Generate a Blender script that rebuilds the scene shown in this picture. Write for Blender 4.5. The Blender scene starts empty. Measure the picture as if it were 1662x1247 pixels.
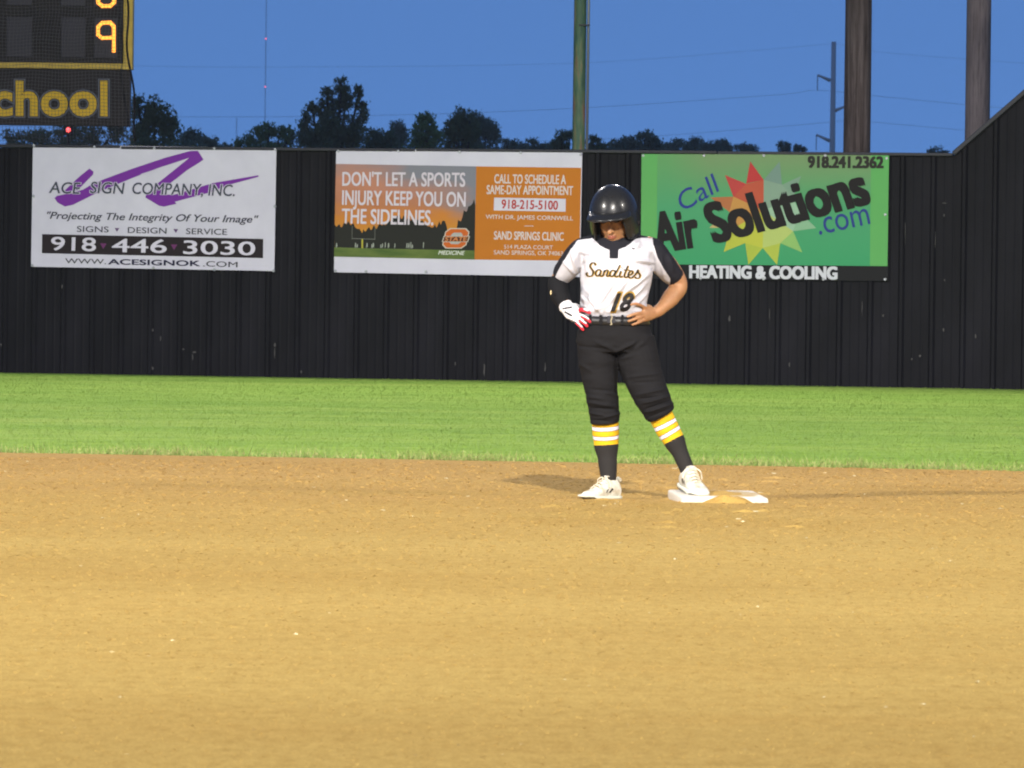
import bpy, bmesh, math, random
import numpy as np
from mathutils import Vector, Matrix, Euler, noise
from mathutils.bvhtree import BVHTree

random.seed(7); rng = np.random.default_rng(7)
S = bpy.context.scene
COL = S.collection
R = math.radians

# ------------------------------------------------------------------ camera
FPX, CX, CY, W0 = 11050.0, 831.0, 623.5, 1662.0
CAM_H = 1.10
PITCH, ROLL = math.atan(185.5 / FPX), R(0.72)
cam_d = bpy.data.cameras.new('camera'); cam = bpy.data.objects.new('camera', cam_d); COL.objects.link(cam)
cam_d.sensor_width = 36.0; cam_d.lens = 36.0 * FPX / W0
cam_d.clip_start = 0.5; cam_d.clip_end = 6000
CAMM = (Matrix.Rotation(math.pi / 2 - PITCH, 4, 'X') @ Matrix.Rotation(ROLL, 4, 'Z'))
CAMM.translation = Vector((0, 0, CAM_H))
cam.matrix_world = CAMM
cam_d.dof.use_dof = True; cam_d.dof.focus_distance = 42.0; cam_d.dof.aperture_fstop = 0.2393 / 0.009
S.camera = cam

# ------------------------------------------------------------------ world, lights, exposure
w = bpy.data.worlds.new('World'); S.world = w; w.use_nodes = True
nt = w.node_tree; nt.nodes.clear()
out = nt.nodes.new('ShaderNodeOutputWorld'); bg = nt.nodes.new('ShaderNodeBackground')
sky = nt.nodes.new('ShaderNodeTexSky'); sky.sky_type = 'NISHITA'; sky.sun_disc = False
sky.sun_elevation = R(9); sky.sun_rotation = R(200); sky.air_density = 1.0; sky.dust_density = 0.3; sky.ozone_density = 2.0
# dusk: the air right above the horizon is already as blue as the sky higher up
tc = nt.nodes.new('ShaderNodeTexCoord'); add = nt.nodes.new('ShaderNodeVectorMath'); add.operation = 'ADD'; add.inputs[1].default_value = (0, 0, 0.40)
nt.links.new(tc.outputs['Generated'], add.inputs[0]); nt.links.new(add.outputs[0], sky.inputs[0])
mul = nt.nodes.new('ShaderNodeMixRGB'); mul.blend_type = 'MULTIPLY'; mul.inputs[0].default_value = 1.0; mul.inputs[2].default_value = (0.83, 1.12, 1.74, 1)
nt.links.new(sky.outputs[0], mul.inputs[1]); nt.links.new(mul.outputs[0], bg.inputs[0]); nt.links.new(bg.outputs[0], out.inputs[0])
SKY_STRENGTH = 0.119
bg.inputs[1].default_value = SKY_STRENGTH
sun_d = bpy.data.lights.new('sun', 'SUN'); sun_d.energy = 0.08; sun_d.angle = R(20); sun_d.color = (1, .86, .74)
sun = bpy.data.objects.new('sun', sun_d); COL.objects.link(sun)
sun.rotation_euler = (R(86), 0, R(-20))
# the park's floodlights (each stands on a pole built further down)
FLOODS = [  # position, aim, power, radius, cone
    ((7.0, -42.0, 32.0), (0.0, 25.5, 0.0), 480000.0, 0.8, 27.8),
    ((-30.5, 6.5, 19.0), (1.5, 36.0, 0.0), 105000.0, 0.5, 58),
    ((30.0, 16.0, 19.0), (0.0, 46.0, 0.0), 30000.0, 0.6, 70),
    ((-9.0, 74.0, 17.0), (-3.5, 56.0, 0.0), 13000.0, 0.5, 72),
    ((3.62, 70.3, 17.0), (1.5, 53.0, 0.0), 11000.0, 0.5, 72),
]
for i, (p, a, e, r, c) in enumerate(FLOODS):
    ld = bpy.data.lights.new('floodlight_lamp', 'SPOT'); ld.energy = e; ld.shadow_soft_size = r
    ld.spot_size = R(c); ld.spot_blend = 0.9; ld.color = (1.0, .94, .86)
    lo = bpy.data.objects.new('floodlight_lamp', ld); COL.objects.link(lo)
    lo.location = p; lo.rotation_euler = (Vector(a) - Vector(p)).to_track_quat('-Z', 'Y').to_euler()
S.view_settings.view_transform = 'Standard'; S.view_settings.look = 'None'
S.view_settings.exposure = 0.0; S.view_settings.gamma = 1.0; S.view_settings.use_curve_mapping = False
S.cycles.use_denoising = True
S.cycles.max_bounces = 5; S.cycles.filter_width = 2.0

# ------------------------------------------------------------------ helpers
CAMI = CAMM.inverted()
def ray(px, py):
    return (CAMM.to_3x3() @ Vector(((px - CX) / FPX, (CY - py) / FPX, -1.0))).normalized()
def P(px, py, Y):
    d = ray(px, py); t = Y / d.y
    return Vector((0, 0, CAM_H)) + d * t
def G(px, py, z=0.0):
    d = ray(px, py); t = (z - CAM_H) / d.z
    return Vector((0, 0, CAM_H)) + d * t
def to_px(V):                      # n x 3 -> photo pixels
    V = np.asarray(V, dtype=float)
    M = np.array(CAMI); q = V @ M[:3, :3].T + M[:3, 3]
    return np.stack([CX + FPX * q[:, 0] / -q[:, 2], CY - FPX * q[:, 1] / -q[:, 2]], 1)

def tag(o, label=None, cat=None, group=None, kind=None):
    if label: o['label'] = label
    if cat: o['category'] = cat
    if group: o['group'] = group
    if kind: o['kind'] = kind
    return o
def empty(name, loc=(0, 0, 0), rot=(0, 0, 0)):
    o = bpy.data.objects.new(name, None); COL.objects.link(o); o.location = loc; o.rotation_euler = rot
    o.empty_display_size = 0.2
    return o
def link(name, me, mat=None, parent=None):
    o = bpy.data.objects.new(name, me); COL.objects.link(o)
    if mat is not None and not me.materials: me.materials.append(mat)
    if parent is not None: o.parent = parent
    return o
def mesh(name, V, F, mat=None, parent=None, smooth=False):
    me = bpy.data.meshes.new(name); me.from_pydata([tuple(v) for v in V], [], [tuple(f) for f in F]); me.update()
    if smooth: me.polygons.foreach_set('use_smooth', [True] * len(me.polygons))
    return link(name, me, mat, parent)
def from_bm(name, bm, mat=None, parent=None, smooth=False):
    bmesh.ops.recalc_face_normals(bm, faces=bm.faces)
    me = bpy.data.meshes.new(name); bm.to_mesh(me); bm.free()
    if smooth: me.polygons.foreach_set('use_smooth', [True] * len(me.polygons))
    return link(name, me, mat, parent)
def tris(name, V, mat, parent=None, n=3):      # V: (k*n) x 3 array, k faces of n corners
    me = bpy.data.meshes.new(name); k = len(V) // n
    me.vertices.add(len(V)); me.vertices.foreach_set('co', np.asarray(V, dtype=np.float32).ravel())
    me.loops.add(len(V)); me.loops.foreach_set('vertex_index', np.arange(len(V), dtype=np.int32))
    me.polygons.add(k); me.polygons.foreach_set('loop_start', np.arange(0, len(V), n, dtype=np.int32))
    me.update(calc_edges=True); me.validate()
    return link(name, me, mat, parent)
def add_box(bm, c, s, rot=None, bevel=0):
    M = Matrix.Translation(Vector(c)) @ (rot.to_4x4() if rot is not None else Matrix.Identity(4)) @ Matrix.Diagonal((*s, 1))
    r = bmesh.ops.create_cube(bm, size=1, matrix=M)
    if bevel:
        es = list({e for v in r['verts'] for e in v.link_edges})
        bmesh.ops.bevel(bm, geom=es, offset=bevel, segments=2, affect='EDGES', profile=.6)
def add_cyl(bm, a, b, r0, r1=None, n=12, caps=True):
    a, b = Vector(a), Vector(b); d = b - a
    q = d.to_track_quat('Z', 'Y').to_matrix().to_4x4()
    bmesh.ops.create_cone(bm, cap_ends=caps, segments=n, radius1=r0, radius2=r0 if r1 is None else r1, depth=d.length,
                          matrix=Matrix.Translation((a + b) / 2) @ q)
def add_ell(bm, c, r, rot=None, u=20, v=12):
    M = Matrix.Translation(Vector(c)) @ (rot.to_4x4() if rot is not None else Matrix.Identity(4)) @ Matrix.Diagonal((r[0], r[1], r[2], 1))
    bmesh.ops.create_uvsphere(bm, u_segments=u, v_segments=v, radius=1, matrix=M)
def add_rings(bm, rings, caps=True):
    rows = [[bm.verts.new(p) for p in r] for r in rings]
    n = len(rows[0])
    for a, b in zip(rows, rows[1:]):
        for i in range(n): bm.faces.new((a[i], a[(i + 1) % n], b[(i + 1) % n], b[i]))
    if caps:
        bm.faces.new(rows[0][::-1]); bm.faces.new(rows[-1])
def limb_rings(pts, rad, n=20, ref=Vector((0, 1, 0))):
    pts = [Vector(p) for p in pts]; out = []
    for i, p in enumerate(pts):
        t = (pts[min(i + 1, len(pts) - 1)] - pts[max(i - 1, 0)]).normalized()
        u = t.cross(ref).normalized(); v = u.cross(t).normalized()
        ra, rb = rad[i] if isinstance(rad[i], tuple) else (rad[i], rad[i])
        out.append([p + u * ra * math.cos(2 * math.pi * k / n) + v * rb * math.sin(2 * math.pi * k / n) for k in range(n)])
    return out
def resample(pts, rad, k=6):
    """Catmull-Rom through the joints."""
    pts = [Vector(p) for p in pts]; rad = [r if isinstance(r, tuple) else (r, r) for r in rad]
    P_, R_ = [], []
    for i in range(len(pts) - 1):
        p0, p1, p2, p3 = pts[max(i - 1, 0)], pts[i], pts[i + 1], pts[min(i + 2, len(pts) - 1)]
        for j in range(k):
            t = j / k
            P_.append(0.5 * ((2 * p1) + (p2 - p0) * t + (2 * p0 - 5 * p1 + 4 * p2 - p3) * t * t + (3 * p1 - p0 - 3 * p2 + p3) * t ** 3))
            s = t * t * (3 - 2 * t)
            R_.append(tuple(rad[i][q] * (1 - s) + rad[i + 1][q] * s for q in (0, 1)))
    P_.append(pts[-1]); R_.append(rad[-1])
    return P_, R_
def add_limb(bm, pts, rad, n=20, k=6, ends=True):
    p, r = resample(pts, rad, k)
    add_rings(bm, limb_rings(p, r, n))
    if ends:
        for q, rr in ((p[0], r[0]), (p[-1], r[-1])):
            m = min(rr) * .98; add_ell(bm, q, (m, m, m), u=14, v=8)

# ------------------------------------------------------------------ materials
def newmat(name, rough=0.6, color=(.5, .5, .5), spec=0.5, metal=0.0):
    m = bpy.data.materials.new(name); m.use_nodes = True
    b = m.node_tree.nodes['Principled BSDF']
    b.inputs['Base Color'].default_value = (*color, 1); b.inputs['Roughness'].default_value = rough
    b.inputs['Specular IOR Level'].default_value = spec; b.inputs['Metallic'].default_value = metal
    return m, m.node_tree, b
def node(nt, typ, **kw):
    n = nt.nodes.new(typ)
    for k, v in kw.items():
        if k.startswith('i_'):
            key = k[2:].replace('_', ' ')
            n.inputs[int(key) if key.isdigit() else key].default_value = v
        else: setattr(n, k, v)
    return n
def mixc(nt, fac, a, b, blend='MIX'):
    m = nt.nodes.new('ShaderNodeMixRGB'); m.blend_type = blend
    for k, v in ((0, fac), (1, a), (2, b)):
        if hasattr(v, 'is_output') or hasattr(v, 'links'): nt.links.new(v, m.inputs[k])
        elif k == 0: m.inputs[0].default_value = v
        else: m.inputs[k].default_value = (*v, 1)
    return m.outputs[0]
def noise_tex(nt, scale, detail=4, rough=.55, vec=None, stretch=(1, 1, 1), coord='Object'):
    t = nt.nodes.new('ShaderNodeTexNoise'); t.inputs['Scale'].default_value = scale; t.inputs['Detail'].default_value = detail
    t.inputs['Roughness'].default_value = rough
    mp = nt.nodes.new('ShaderNodeMapping'); mp.inputs['Scale'].default_value = stretch
    if vec is None:
        if coord == 'Position': vec = nt.nodes.new('ShaderNodeNewGeometry').outputs['Position']
        else: vec = nt.nodes.new('ShaderNodeTexCoord').outputs[coord]
    nt.links.new(vec, mp.inputs['Vector']); nt.links.new(mp.outputs[0], t.inputs['Vector'])
    return t.outputs[0]
def ramp(nt, fac, stops, interp='LINEAR'):
    r = nt.nodes.new('ShaderNodeValToRGB'); r.color_ramp.interpolation = interp
    e = r.color_ramp.elements
    while len(e) < len(stops): e.new(0.5)
    for el, (p, c) in zip(e, stops):
        el.position = p; el.color = (*c, 1) if len(c) == 3 else c
    nt.links.new(fac, r.inputs[0]); return r.outputs[0]
def bump(nt, b, h, strength=.3, dist=.01):
    n = nt.nodes.new('ShaderNodeBump'); n.inputs['Strength'].default_value = strength; n.inputs['Distance'].default_value = dist
    nt.links.new(h, n.inputs['Height']); nt.links.new(n.outputs[0], b.inputs['Normal'])
BW = lambda v: (v, v, v)
_flat = {}
def flat(color, rough=.55):
    key = tuple(round(c, 3) for c in color)
    if key not in _flat:
        m, t, b = newmat('print', rough, color, .08)
        n = noise_tex(t, 3.0, 3); c = mixc(t, 0.10, color, n, 'MULTIPLY'); t.links.new(c, b.inputs['Base Color'])
        _flat[key] = m
    return _flat[key]

# grass: colour follows long mown streaks
def grass_mat(name, blades):
    m, t, b = newmat(name, .75, (.1, .2, .05), .12)
    n1 = noise_tex(t, .55, 5, .6, stretch=(.35, 1.2, 1), coord='Position')
    n2 = noise_tex(t, 5.0, 4, .65, stretch=(.5, 1, 1), coord='Position')
    n3 = noise_tex(t, 40 if blades else 160, 3, .7, coord='Position')
    c = ramp(t, n1, [(.30, (.210, .365, .058)), (.50, (.260, .415, .072)), (.70, (.325, .460, .094))])
    c2 = ramp(t, n2, [(.3, (.62, .70, .60)), (.7, (1.22, 1.12, 1.15))])
    c = mixc(t, .75, c, c2, 'MULTIPLY')
    c3 = ramp(t, n3, [(.3, (.86, .88, .84)), (.7, (1.12, 1.10, 1.12))])
    c = mixc(t, .35, c, c3, 'MULTIPLY')
    t.links.new(c, b.inputs['Base Color'])
    if not blades: bump(t, b, n3, .12, .01)
    else:      # the short blades are seen as one nap, so their facing is softened
        g_ = t.nodes.new('ShaderNodeNewGeometry'); mx_ = t.nodes.new('ShaderNodeMix'); mx_.data_type = 'VECTOR'; mx_.inputs[0].default_value = .92; mx_.inputs[5].default_value = (0, -.25, .97)
        t.links.new(g_.outputs['Normal'], mx_.inputs[4]); nn_ = t.nodes.new('ShaderNodeVectorMath'); nn_.operation = 'NORMALIZE'; t.links.new(mx_.outputs[1], nn_.inputs[0]); t.links.new(nn_.outputs[0], b.inputs['Normal'])
    b.inputs['Specular IOR Level'].default_value = .02
    return m
M_GRASS = grass_mat('grass_blades', True); M_TURF = grass_mat('turf', False)
def dry_mat():
    m, t, b = newmat('dry_grass', .8, (.3, .28, .1), .1)
    n = noise_tex(t, 60, 3, coord='Position')
    t.links.new(ramp(t, n, [(.35, (.12, .22, .045)), (.5, (.22, .27, .08)), (.68, (.36, .33, .15))]), b.inputs['Base Color'])
    return m
M_DRY = dry_mat()
def dirt_mat():
    m, t, b = newmat('infield_clay', .95, (.35, .24, .1), .1)
    g = noise_tex(t, .35, 4, .6, stretch=(.5, 1, 1), coord='Position')
    big = noise_tex(t, 1.3, 5, .65, stretch=(.45, 1.0, 1), coord='Position')
    mid = noise_tex(t, 14, 5, .7, stretch=(1.4, .5, 1), coord='Position')
    fine = noise_tex(t, 140, 4, .75, stretch=(1, .35, 1), coord='Position')
    sx = t.nodes.new('ShaderNodeSeparateXYZ'); geo = t.nodes.new('ShaderNodeNewGeometry'); t.links.new(geo.outputs['Position'], sx.inputs[0])
    # redder near the grass, yellower towards home plate; far end lightened against floodlight falloff
    mr = node(t, 'ShaderNodeMapRange', i_1=26.5, i_2=36.0, i_3=0.0, i_4=1.0); t.links.new(sx.outputs['Y'], mr.inputs[0])
    mm = t.nodes.new('ShaderNodeMath'); mm.operation = 'MULTIPLY_ADD'; mm.inputs[1].default_value = 1.0
    gg = node(t, 'ShaderNodeMapRange', i_1=.25, i_2=.75, i_3=-.35, i_4=.35); t.links.new(big, gg.inputs[0])
    t.links.new(mr.outputs[0], mm.inputs[0]); t.links.new(gg.outputs[0], mm.inputs[2])
    base = ramp(t, mm.outputs[0], [(0.0, (.418, .284, .080)), (.45, (.420, .274, .074)), (1.0, (.450, .282, .085))])
    base = mixc(t, .55, base, ramp(t, g, [(.3, (.82, .76, .66)), (.7, (1.10, 1.12, 1.16))]), 'MULTIPLY')
    base = mixc(t, .8, base, ramp(t, mid, [(.28, (.78, .72, .62)), (.5, (1, 1, 1)), (.75, (1.14, 1.16, 1.22))]), 'MULTIPLY')
    base = mixc(t, .85, base, ramp(t, fine, [(.3, (.70, .66, .62)), (.5, (1, 1, 1)), (.72, (1.28, 1.32, 1.40))]), 'MULTIPLY')
    rk = noise_tex(t, 2.2, 4, .6, stretch=(.12, 2.6, 1), coord='Position'); base = mixc(t, .4, base, ramp(t, rk, [(.30, (.80, .77, .72)), (.42, (1, 1, 1)), (.70, (1.05, 1.05, 1.06))]), 'MULTIPLY')
    t.links.new(base, b.inputs['Base Color'])
    s = t.nodes.new('ShaderNodeMath'); s.operation = 'ADD'; t.links.new(mid, s.inputs[0]); t.links.new(fine, s.inputs[1])
    bump(t, b, s.outputs[0], .45, .012)
    return m
M_DIRT = dirt_mat()
def far_ground_mat():
    m, t, b = newmat('far_ground', .9, (.06, .09, .03), .1)
    n = noise_tex(t, .05, 5, .6, coord='Position')
    t.links.new(ramp(t, n, [(.35, (.04, .07, .02)), (.65, (.10, .11, .04))]), b.inputs['Base Color']); return m
def fence_mat():
    m, t, b = newmat('black_painted_steel', .42, (.012, .012, .014), .07)
    n = noise_tex(t, 2.2, 5, .6, stretch=(1, 1, .3)); f = noise_tex(t, 90, 4, .7, stretch=(1, 1, .35))
    c = ramp(t, n, [(.35, (.0035, .0035, .005)), (.7, (.009, .0085, .012))])
    sc = noise_tex(t, 26, 5, .75, stretch=(1.6, 1, .28))
    fac = ramp(t, sc, [(.74, BW(0)), (.82, BW(.22))])
    c = mixc(t, fac, c, (.10, .095, .09)); t.links.new(c, b.inputs['Base Color'])
    t.links.new(ramp(t, f, [(.3, BW(.34)), (.7, BW(.62))]), b.inputs['Roughness'])
    bump(t, b, n, .25, .02); return m
M_FENCE = fence_mat()
M_CAP, t_, b_ = newmat('fence_cap_metal', .45, (.02, .02, .026), .3, .2)
M_GALV, t_, b_ = newmat('galvanised', .45, (.34, .35, .37), .5, .7)
def wood_mat(name, a, b3, c3, sc=1.0):
    m, t, b = newmat(name, .85, a, .2)
    n = noise_tex(t, 26 * sc, 6, .7, stretch=(1, 1, .035)); n2 = noise_tex(t, 2.2, 4, .6, stretch=(1, 1, .35)); n3 = noise_tex(t, 55 * sc, 4, .7, stretch=(1, 1, .05))
    c = ramp(t, n, [(.32, a), (.5, b3), (.68, c3)])
    c = mixc(t, .7, c, ramp(t, n2, [(.3, (.45, .42, .40)), (.65, (1.15, 1.1, 1.05))]), 'MULTIPLY')
    c = mixc(t, .7, c, ramp(t, n3, [(.33, BW(.35)), (.5, BW(1.0))]), 'MULTIPLY')
    t.links.new(c, b.inputs['Base Color']); bump(t, b, n, .8, .02); return m
M_WOOD = wood_mat('weathered_pole_wood', (.042, .032, .029), (.100, .080, .073), (.195, .164, .152))
M_WOOD2 = wood_mat('grey_pole_wood', (.190, .160, .160), (.230, .198, .198), (.270, .235, .232), 1.3)
def green_pole():
    m, t, b = newmat('green_rusty_paint', .6, (.1, .2, .1), .4)
    n = noise_tex(t, 7, 5, .6, stretch=(2.0, 2.0, .30)); n2 = noise_tex(t, 30, 4, .7, stretch=(1, 1, .15))
    c = ramp(t, n, [(.36, (.022, .082, .058)), (.52, (.080, .150, .070)), (.60, (.150, .175, .082)), (.70, (.25, .12, .07))])
    c = mixc(t, .6, c, ramp(t, n2, [(.3, BW(.55)), (.65, BW(1.15))]), 'MULTIPLY')
    t.links.new(c, b.inputs['Base Color']); return m
M_GPOLE = green_pole()
def leaf_mat(name, a, b3):
    m, t, b = newmat(name, .8, a, .05)
    n = noise_tex(t, .9, 3, .6, coord='Position'); c = ramp(t, n, [(.35, a), (.65, b3)])
    t.links.new(c, b.inputs['Base Color']); tl_ = t.nodes.new('ShaderNodeBsdfTranslucent'); t.links.new(c, tl_.inputs['Color'])
    ad = t.nodes.new('ShaderNodeAddShader'); t.links.new(b.outputs[0], ad.inputs[0]); t.links.new(tl_.outputs[0], ad.inputs[1])
    t.links.new(ad.outputs[0], t.nodes['Material Output'].inputs['Surface'])
    return m
M_LEAF = [leaf_mat('foliage', (.085, .100, .045), (.130, .140, .065)), leaf_mat('foliage', (.110, .125, .080), (.150, .160, .105)),  # second foliage paler and bluer for far trees, haze put in its colour
          leaf_mat('foliage', (.100, .135, .050), (.150, .185, .070))]
M_BARK, t_, b_ = newmat('bark', .9, (.05, .038, .028), .1)
n_ = noise_tex(t_, 8, 4); t_.links.new(ramp(t_, n_, [(.3, (.03, .022, .016)), (.7, (.08, .06, .045))]), b_.inputs['Base Color'])

# ------------------------------------------------------------------ ground
V = [(-4000, -300, -.012), (4000, -300, -.012), (4000, 4500, -.012), (-4000, 4500, -.012)]
tag(mesh('ground', V, [(0, 1, 2, 3)], far_ground_mat()), kind='structure')
V = [(-70, 20, 0), (70, 20, 0), (70, 78, 0), (-70, 78, 0)]
tag(mesh('outfield', V, [(0, 1, 2, 3)], M_TURF), kind='structure')
ARC_R = 35.0; ARC_C = Vector((-ARC_R * .199, 38.96 - ARC_R * .98, 0))
def edge_y(x):
    return ARC_C.y + math.sqrt(max(0, ARC_R ** 2 - (x - ARC_C.x) ** 2)) + .09 * noise.noise(Vector((x * 1.3, 0, 3))) + .07 * noise.noise(Vector((x * 9, 5, 3)))
xs = np.concatenate([np.linspace(-38, -5, 60), np.linspace(-4.95, 5, 320), np.linspace(5.1, 26, 50)])
V = []; F = []
for i, x in enumerate(xs):
    V += [(x, -60, .004), (x, edge_y(x), .004)]
    if i: F.append((2 * i - 2, 2 * i, 2 * i + 1, 2 * i - 1))
tag(mesh('infield_dirt', V, F, M_DIRT), kind='structure')

# grass blades (nobody could count them)
def blades(name, X, Y, h, wd, mat, lean=.5, label=None):
    n = len(X); a = rng.uniform(0, math.pi, n); la = rng.uniform(0, 2 * math.pi, n); l = rng.uniform(0, lean, n) * h
    dx, dy = np.cos(a) * wd * .5, np.sin(a) * wd * .5
    V = np.zeros((n, 3, 3))
    V[:, 0] = np.stack([X - dx, Y - dy, np.zeros(n)], 1); V[:, 1] = np.stack([X + dx, Y + dy, np.zeros(n)], 1)
    V[:, 2] = np.stack([X + np.cos(la) * l, Y + np.sin(la) * l, h], 1)
    o = tris(name, V.reshape(-1, 3), mat); tag(o, label, 'grass', kind='stuff'); return o
n = 150000
u = rng.uniform(0, 1, n) ** 2.2; Yg = 38.0 + u * 29.5; Xg = rng.uniform(-1, 1, n) * (Yg * .0752 + .8)
ey = np.array([edge_y(x) for x in np.linspace(-8, 8, 400)]); eyi = np.interp(Xg, np.linspace(-8, 8, 400), ey)
fy = 68.2 - (Xg + 5) * .19
k = (Yg > eyi + .02) & (Yg < 68.0)
blades('lawn', Xg[k], Yg[k], rng.uniform(.004, .011, n)[k], rng.uniform(.004, .007, n)[k] * (Yg[k] / 38), M_GRASS, .8, 'short bright green outfield grass between the dirt and the black fence')
n = 12500
Xd = rng.uniform(-4.5, 4.5, n); off = np.abs(rng.normal(0, .16, n)) - .05
keep = rng.uniform(0, 1, n) < np.array([.18 + 1.3 * max(0, noise.noise(Vector((x * 1.7, 9, 1))) + .35) for x in Xd])
Xd, off = Xd[keep], off[keep]
Yd = np.interp(Xd, np.linspace(-8, 8, 400), ey) + off
blades('grass_fringe', Xd, Yd, rng.uniform(.02, .085, len(Xd)) * rng.uniform(.5, 1, len(Xd)), rng.uniform(.004, .009, len(Xd)), M_DRY, 1.1, 'dry straw coloured grass fringe along the edge of the infield dirt')
# clods, pebbles, straw crumbs on the clay
def crumbs(name, n, smin, smax, mat, label, cat, flat_=.6, pw=4):
    Y = 14.5 + 24.0 * rng.uniform(0, 1, n) ** .9; X = rng.uniform(-1, 1, n) * (Y * .0752 + .3); ok = Y < np.interp(X, np.linspace(-8, 8, 400), ey)
    Y, X = Y[ok], X[ok]; n = len(X); sz = (smin + (smax - smin) * rng.uniform(0, 1, n) ** pw) * (Y / 26)
    tet = np.array([[1, 1, 1], [1, -1, -1], [-1, 1, -1], [-1, -1, 1]]) / 1.7
    q = rng.normal(0, 1, (n, 3, 3)); q, _ = np.linalg.qr(q)
    P_ = np.einsum('kj,nij->nki', tet, q) * sz[:, None, None] * np.stack([rng.uniform(.9, 2.0, n), np.ones(n), np.full(n, flat_)], 1)[:, None, :]
    P_ += np.stack([X, Y, .004 + sz * .12], 1)[:, None, :]
    T = P_[:, [0, 1, 2, 0, 3, 1, 0, 2, 3, 1, 3, 2], :]
    o = tris(name, T.reshape(-1, 3), mat); return tag(o, label, cat, kind='stuff')
M_CLOD, t_, b_ = newmat('clay_crumbs', .95, (.40, .26, .11), .1)
n_ = noise_tex(t_, 37, 2, coord='Position'); sy_ = t_.nodes.new('ShaderNodeSeparateXYZ'); gp_ = t_.nodes.new('ShaderNodeNewGeometry'); t_.links.new(gp_.outputs['Position'], sy_.inputs[0]); mr_ = node(t_, 'ShaderNodeMapRange', i_1=26.5, i_2=36.0, i_3=0.0, i_4=1.0); t_.links.new(sy_.outputs['Y'], mr_.inputs[0])
ca_ = ramp(t_, n_, [(.3, (.27, .175, .050)), (.5, (.315, .208, .060)), (.7, (.35, .240, .074))]); cb_ = ramp(t_, n_, [(.3, (.30, .185, .054)), (.5, (.34, .210, .062)), (.7, (.375, .238, .075))]); t_.links.new(mixc(t_, mr_.outputs[0], ca_, cb_), b_.inputs['Base Color'])  # far crumbs lightened like the clay, against the floodlight falloff
M_STRAW, t_, b_ = newmat('straw', .8, (.62, .56, .36), .1)
M_PEB, t_, b_ = newmat('dark_pebble', .9, (.07, .05, .045), .2)
crumbs('dirt_crumbs', 60000, .0020, .0075, M_CLOD, 'loose tan crumbs of clay scattered over the infield dirt', 'dirt', .42, 2.5)
crumbs('straw_bits', 300, .002, .010, M_STRAW, 'pale bits of straw scattered over the infield dirt', 'straw', .3)
crumbs('pebbles', 120, .002, .006, M_PEB, 'small dark pebbles scattered over the infield dirt', 'pebbles')

# ------------------------------------------------------------------ fence
A = G(0, 605); Bp = G(1540, 630.5)
FDIR = (Bp - A).normalized(); FANG = math.atan2(FDIR.y, FDIR.x)
FN = Vector((FDIR.y, -FDIR.x, 0))          # towards the camera
FH = 2.275
def fence_uz(px, py, off=0.0):            # photo pixel -> (u, z) on the fence plane
    d = ray(px, py); o = Vector((0, 0, CAM_H)); p0 = A + FN * off
    t = (p0 - o).dot(FN) / d.dot(FN); q = o + d * t
    return (q - A).dot(FDIR), q.z
fence = empty('fence', A, (0, 0, FANG))
tag(fence, 'black corrugated steel outfield fence, its top rising steeply at the right', 'fence')
UK, _ = fence_uz(1548, 247)               # where the top starts to climb
UE, ZE = fence_uz(1662, 152)
SLOPE = (ZE - FH) / (UE - UK)
def top_z(u):
    if u < UK: return FH
    return min(FH + (u - UK) * SLOPE, FH + 3.6)
PW = .9144; RIB = PW / 3
prof = []                                  # local offsets along one panel: (u, depth), ribs point to the camera (-y)
for k in range(3):
    b0 = k * RIB
    prof += [(b0 + .0, 0), (b0 + .018, -.024), (b0 + .046, -.024), (b0 + .066, 0), (b0 + .135, 0), (b0 + .143, -.003), (b0 + .157, -.003), (b0 + .165, 0),
             (b0 + .222, 0), (b0 + .230, -.003), (b0 + .244, -.003), (b0 + .252, 0)]
prof.append((PW, 0)); prof.append((PW + .012, -.0035))
def panel_mesh(u0):
    V, F = [], []
    n = len(prof)
    flat_ = u0 + PW < UK
    for (u, d) in prof: V.append((u, d, 0))
    for (u, d) in prof: V.append((u, d, top_z(u0 + u) - .012))
    for i in range(n - 1): F.append((i, i + 1, n + i + 1, n + i))
    me = bpy.data.meshes.new('panel'); me.from_pydata(V, [], F); me.update(); me.materials.append(M_FENCE)
    return me
u_ref, _ = fence_uz(3, 600)                # a rib stands here
pm = panel_mesh(-100.0)
i0, i1 = -22, 42
for i in range(i0, i1):
    u0 = u_ref + i * PW
    me = pm if u0 + PW < UK else panel_mesh(u0)
    o = link('panel', me, None, fence); o.location = (u0, rng.uniform(-.0012, .0012), 0); o.rotation_euler = (0, rng.uniform(-.0006, .0006), 0)
# top cap in lengths, a little uneven
u = u_ref + i0 * PW
while u < UK - .02:
    u2 = min(u + 3.05, UK)
    bm = bmesh.new(); add_box(bm, ((u + u2) / 2, -.004, FH), (u2 - u - .006, .085, .030), bevel=.006)
    o = from_bm('cap_rail', bm, M_CAP, fence); o.location.z = rng.uniform(-.004, .006); o.rotation_euler.y = rng.uniform(-.0025, .0025) * 0
    u = u2
uf = UK + 3.6 / SLOPE; u = UK
while u < uf - .01:
    u2 = min(u + 2.2, uf); a, b = Vector((u, -.004, top_z(u) + .005)), Vector((u2, -.004, top_z(u2) + .005)); d = b - a
    bm = bmesh.new(); add_box(bm, (a + b) / 2, (d.length - .004, .085, .045), Matrix.Rotation(-math.atan2(d.z, d.x), 3, 'Y'), bevel=.008)
    from_bm('cap_rail', bm, M_CAP, fence); u = u2
bm = bmesh.new(); add_box(bm, ((uf + u_ref + i1 * PW) / 2, -.004, FH + 3.6), (u_ref + i1 * PW - uf, .085, .03)); from_bm('cap_rail', bm, M_CAP, fence)
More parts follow.
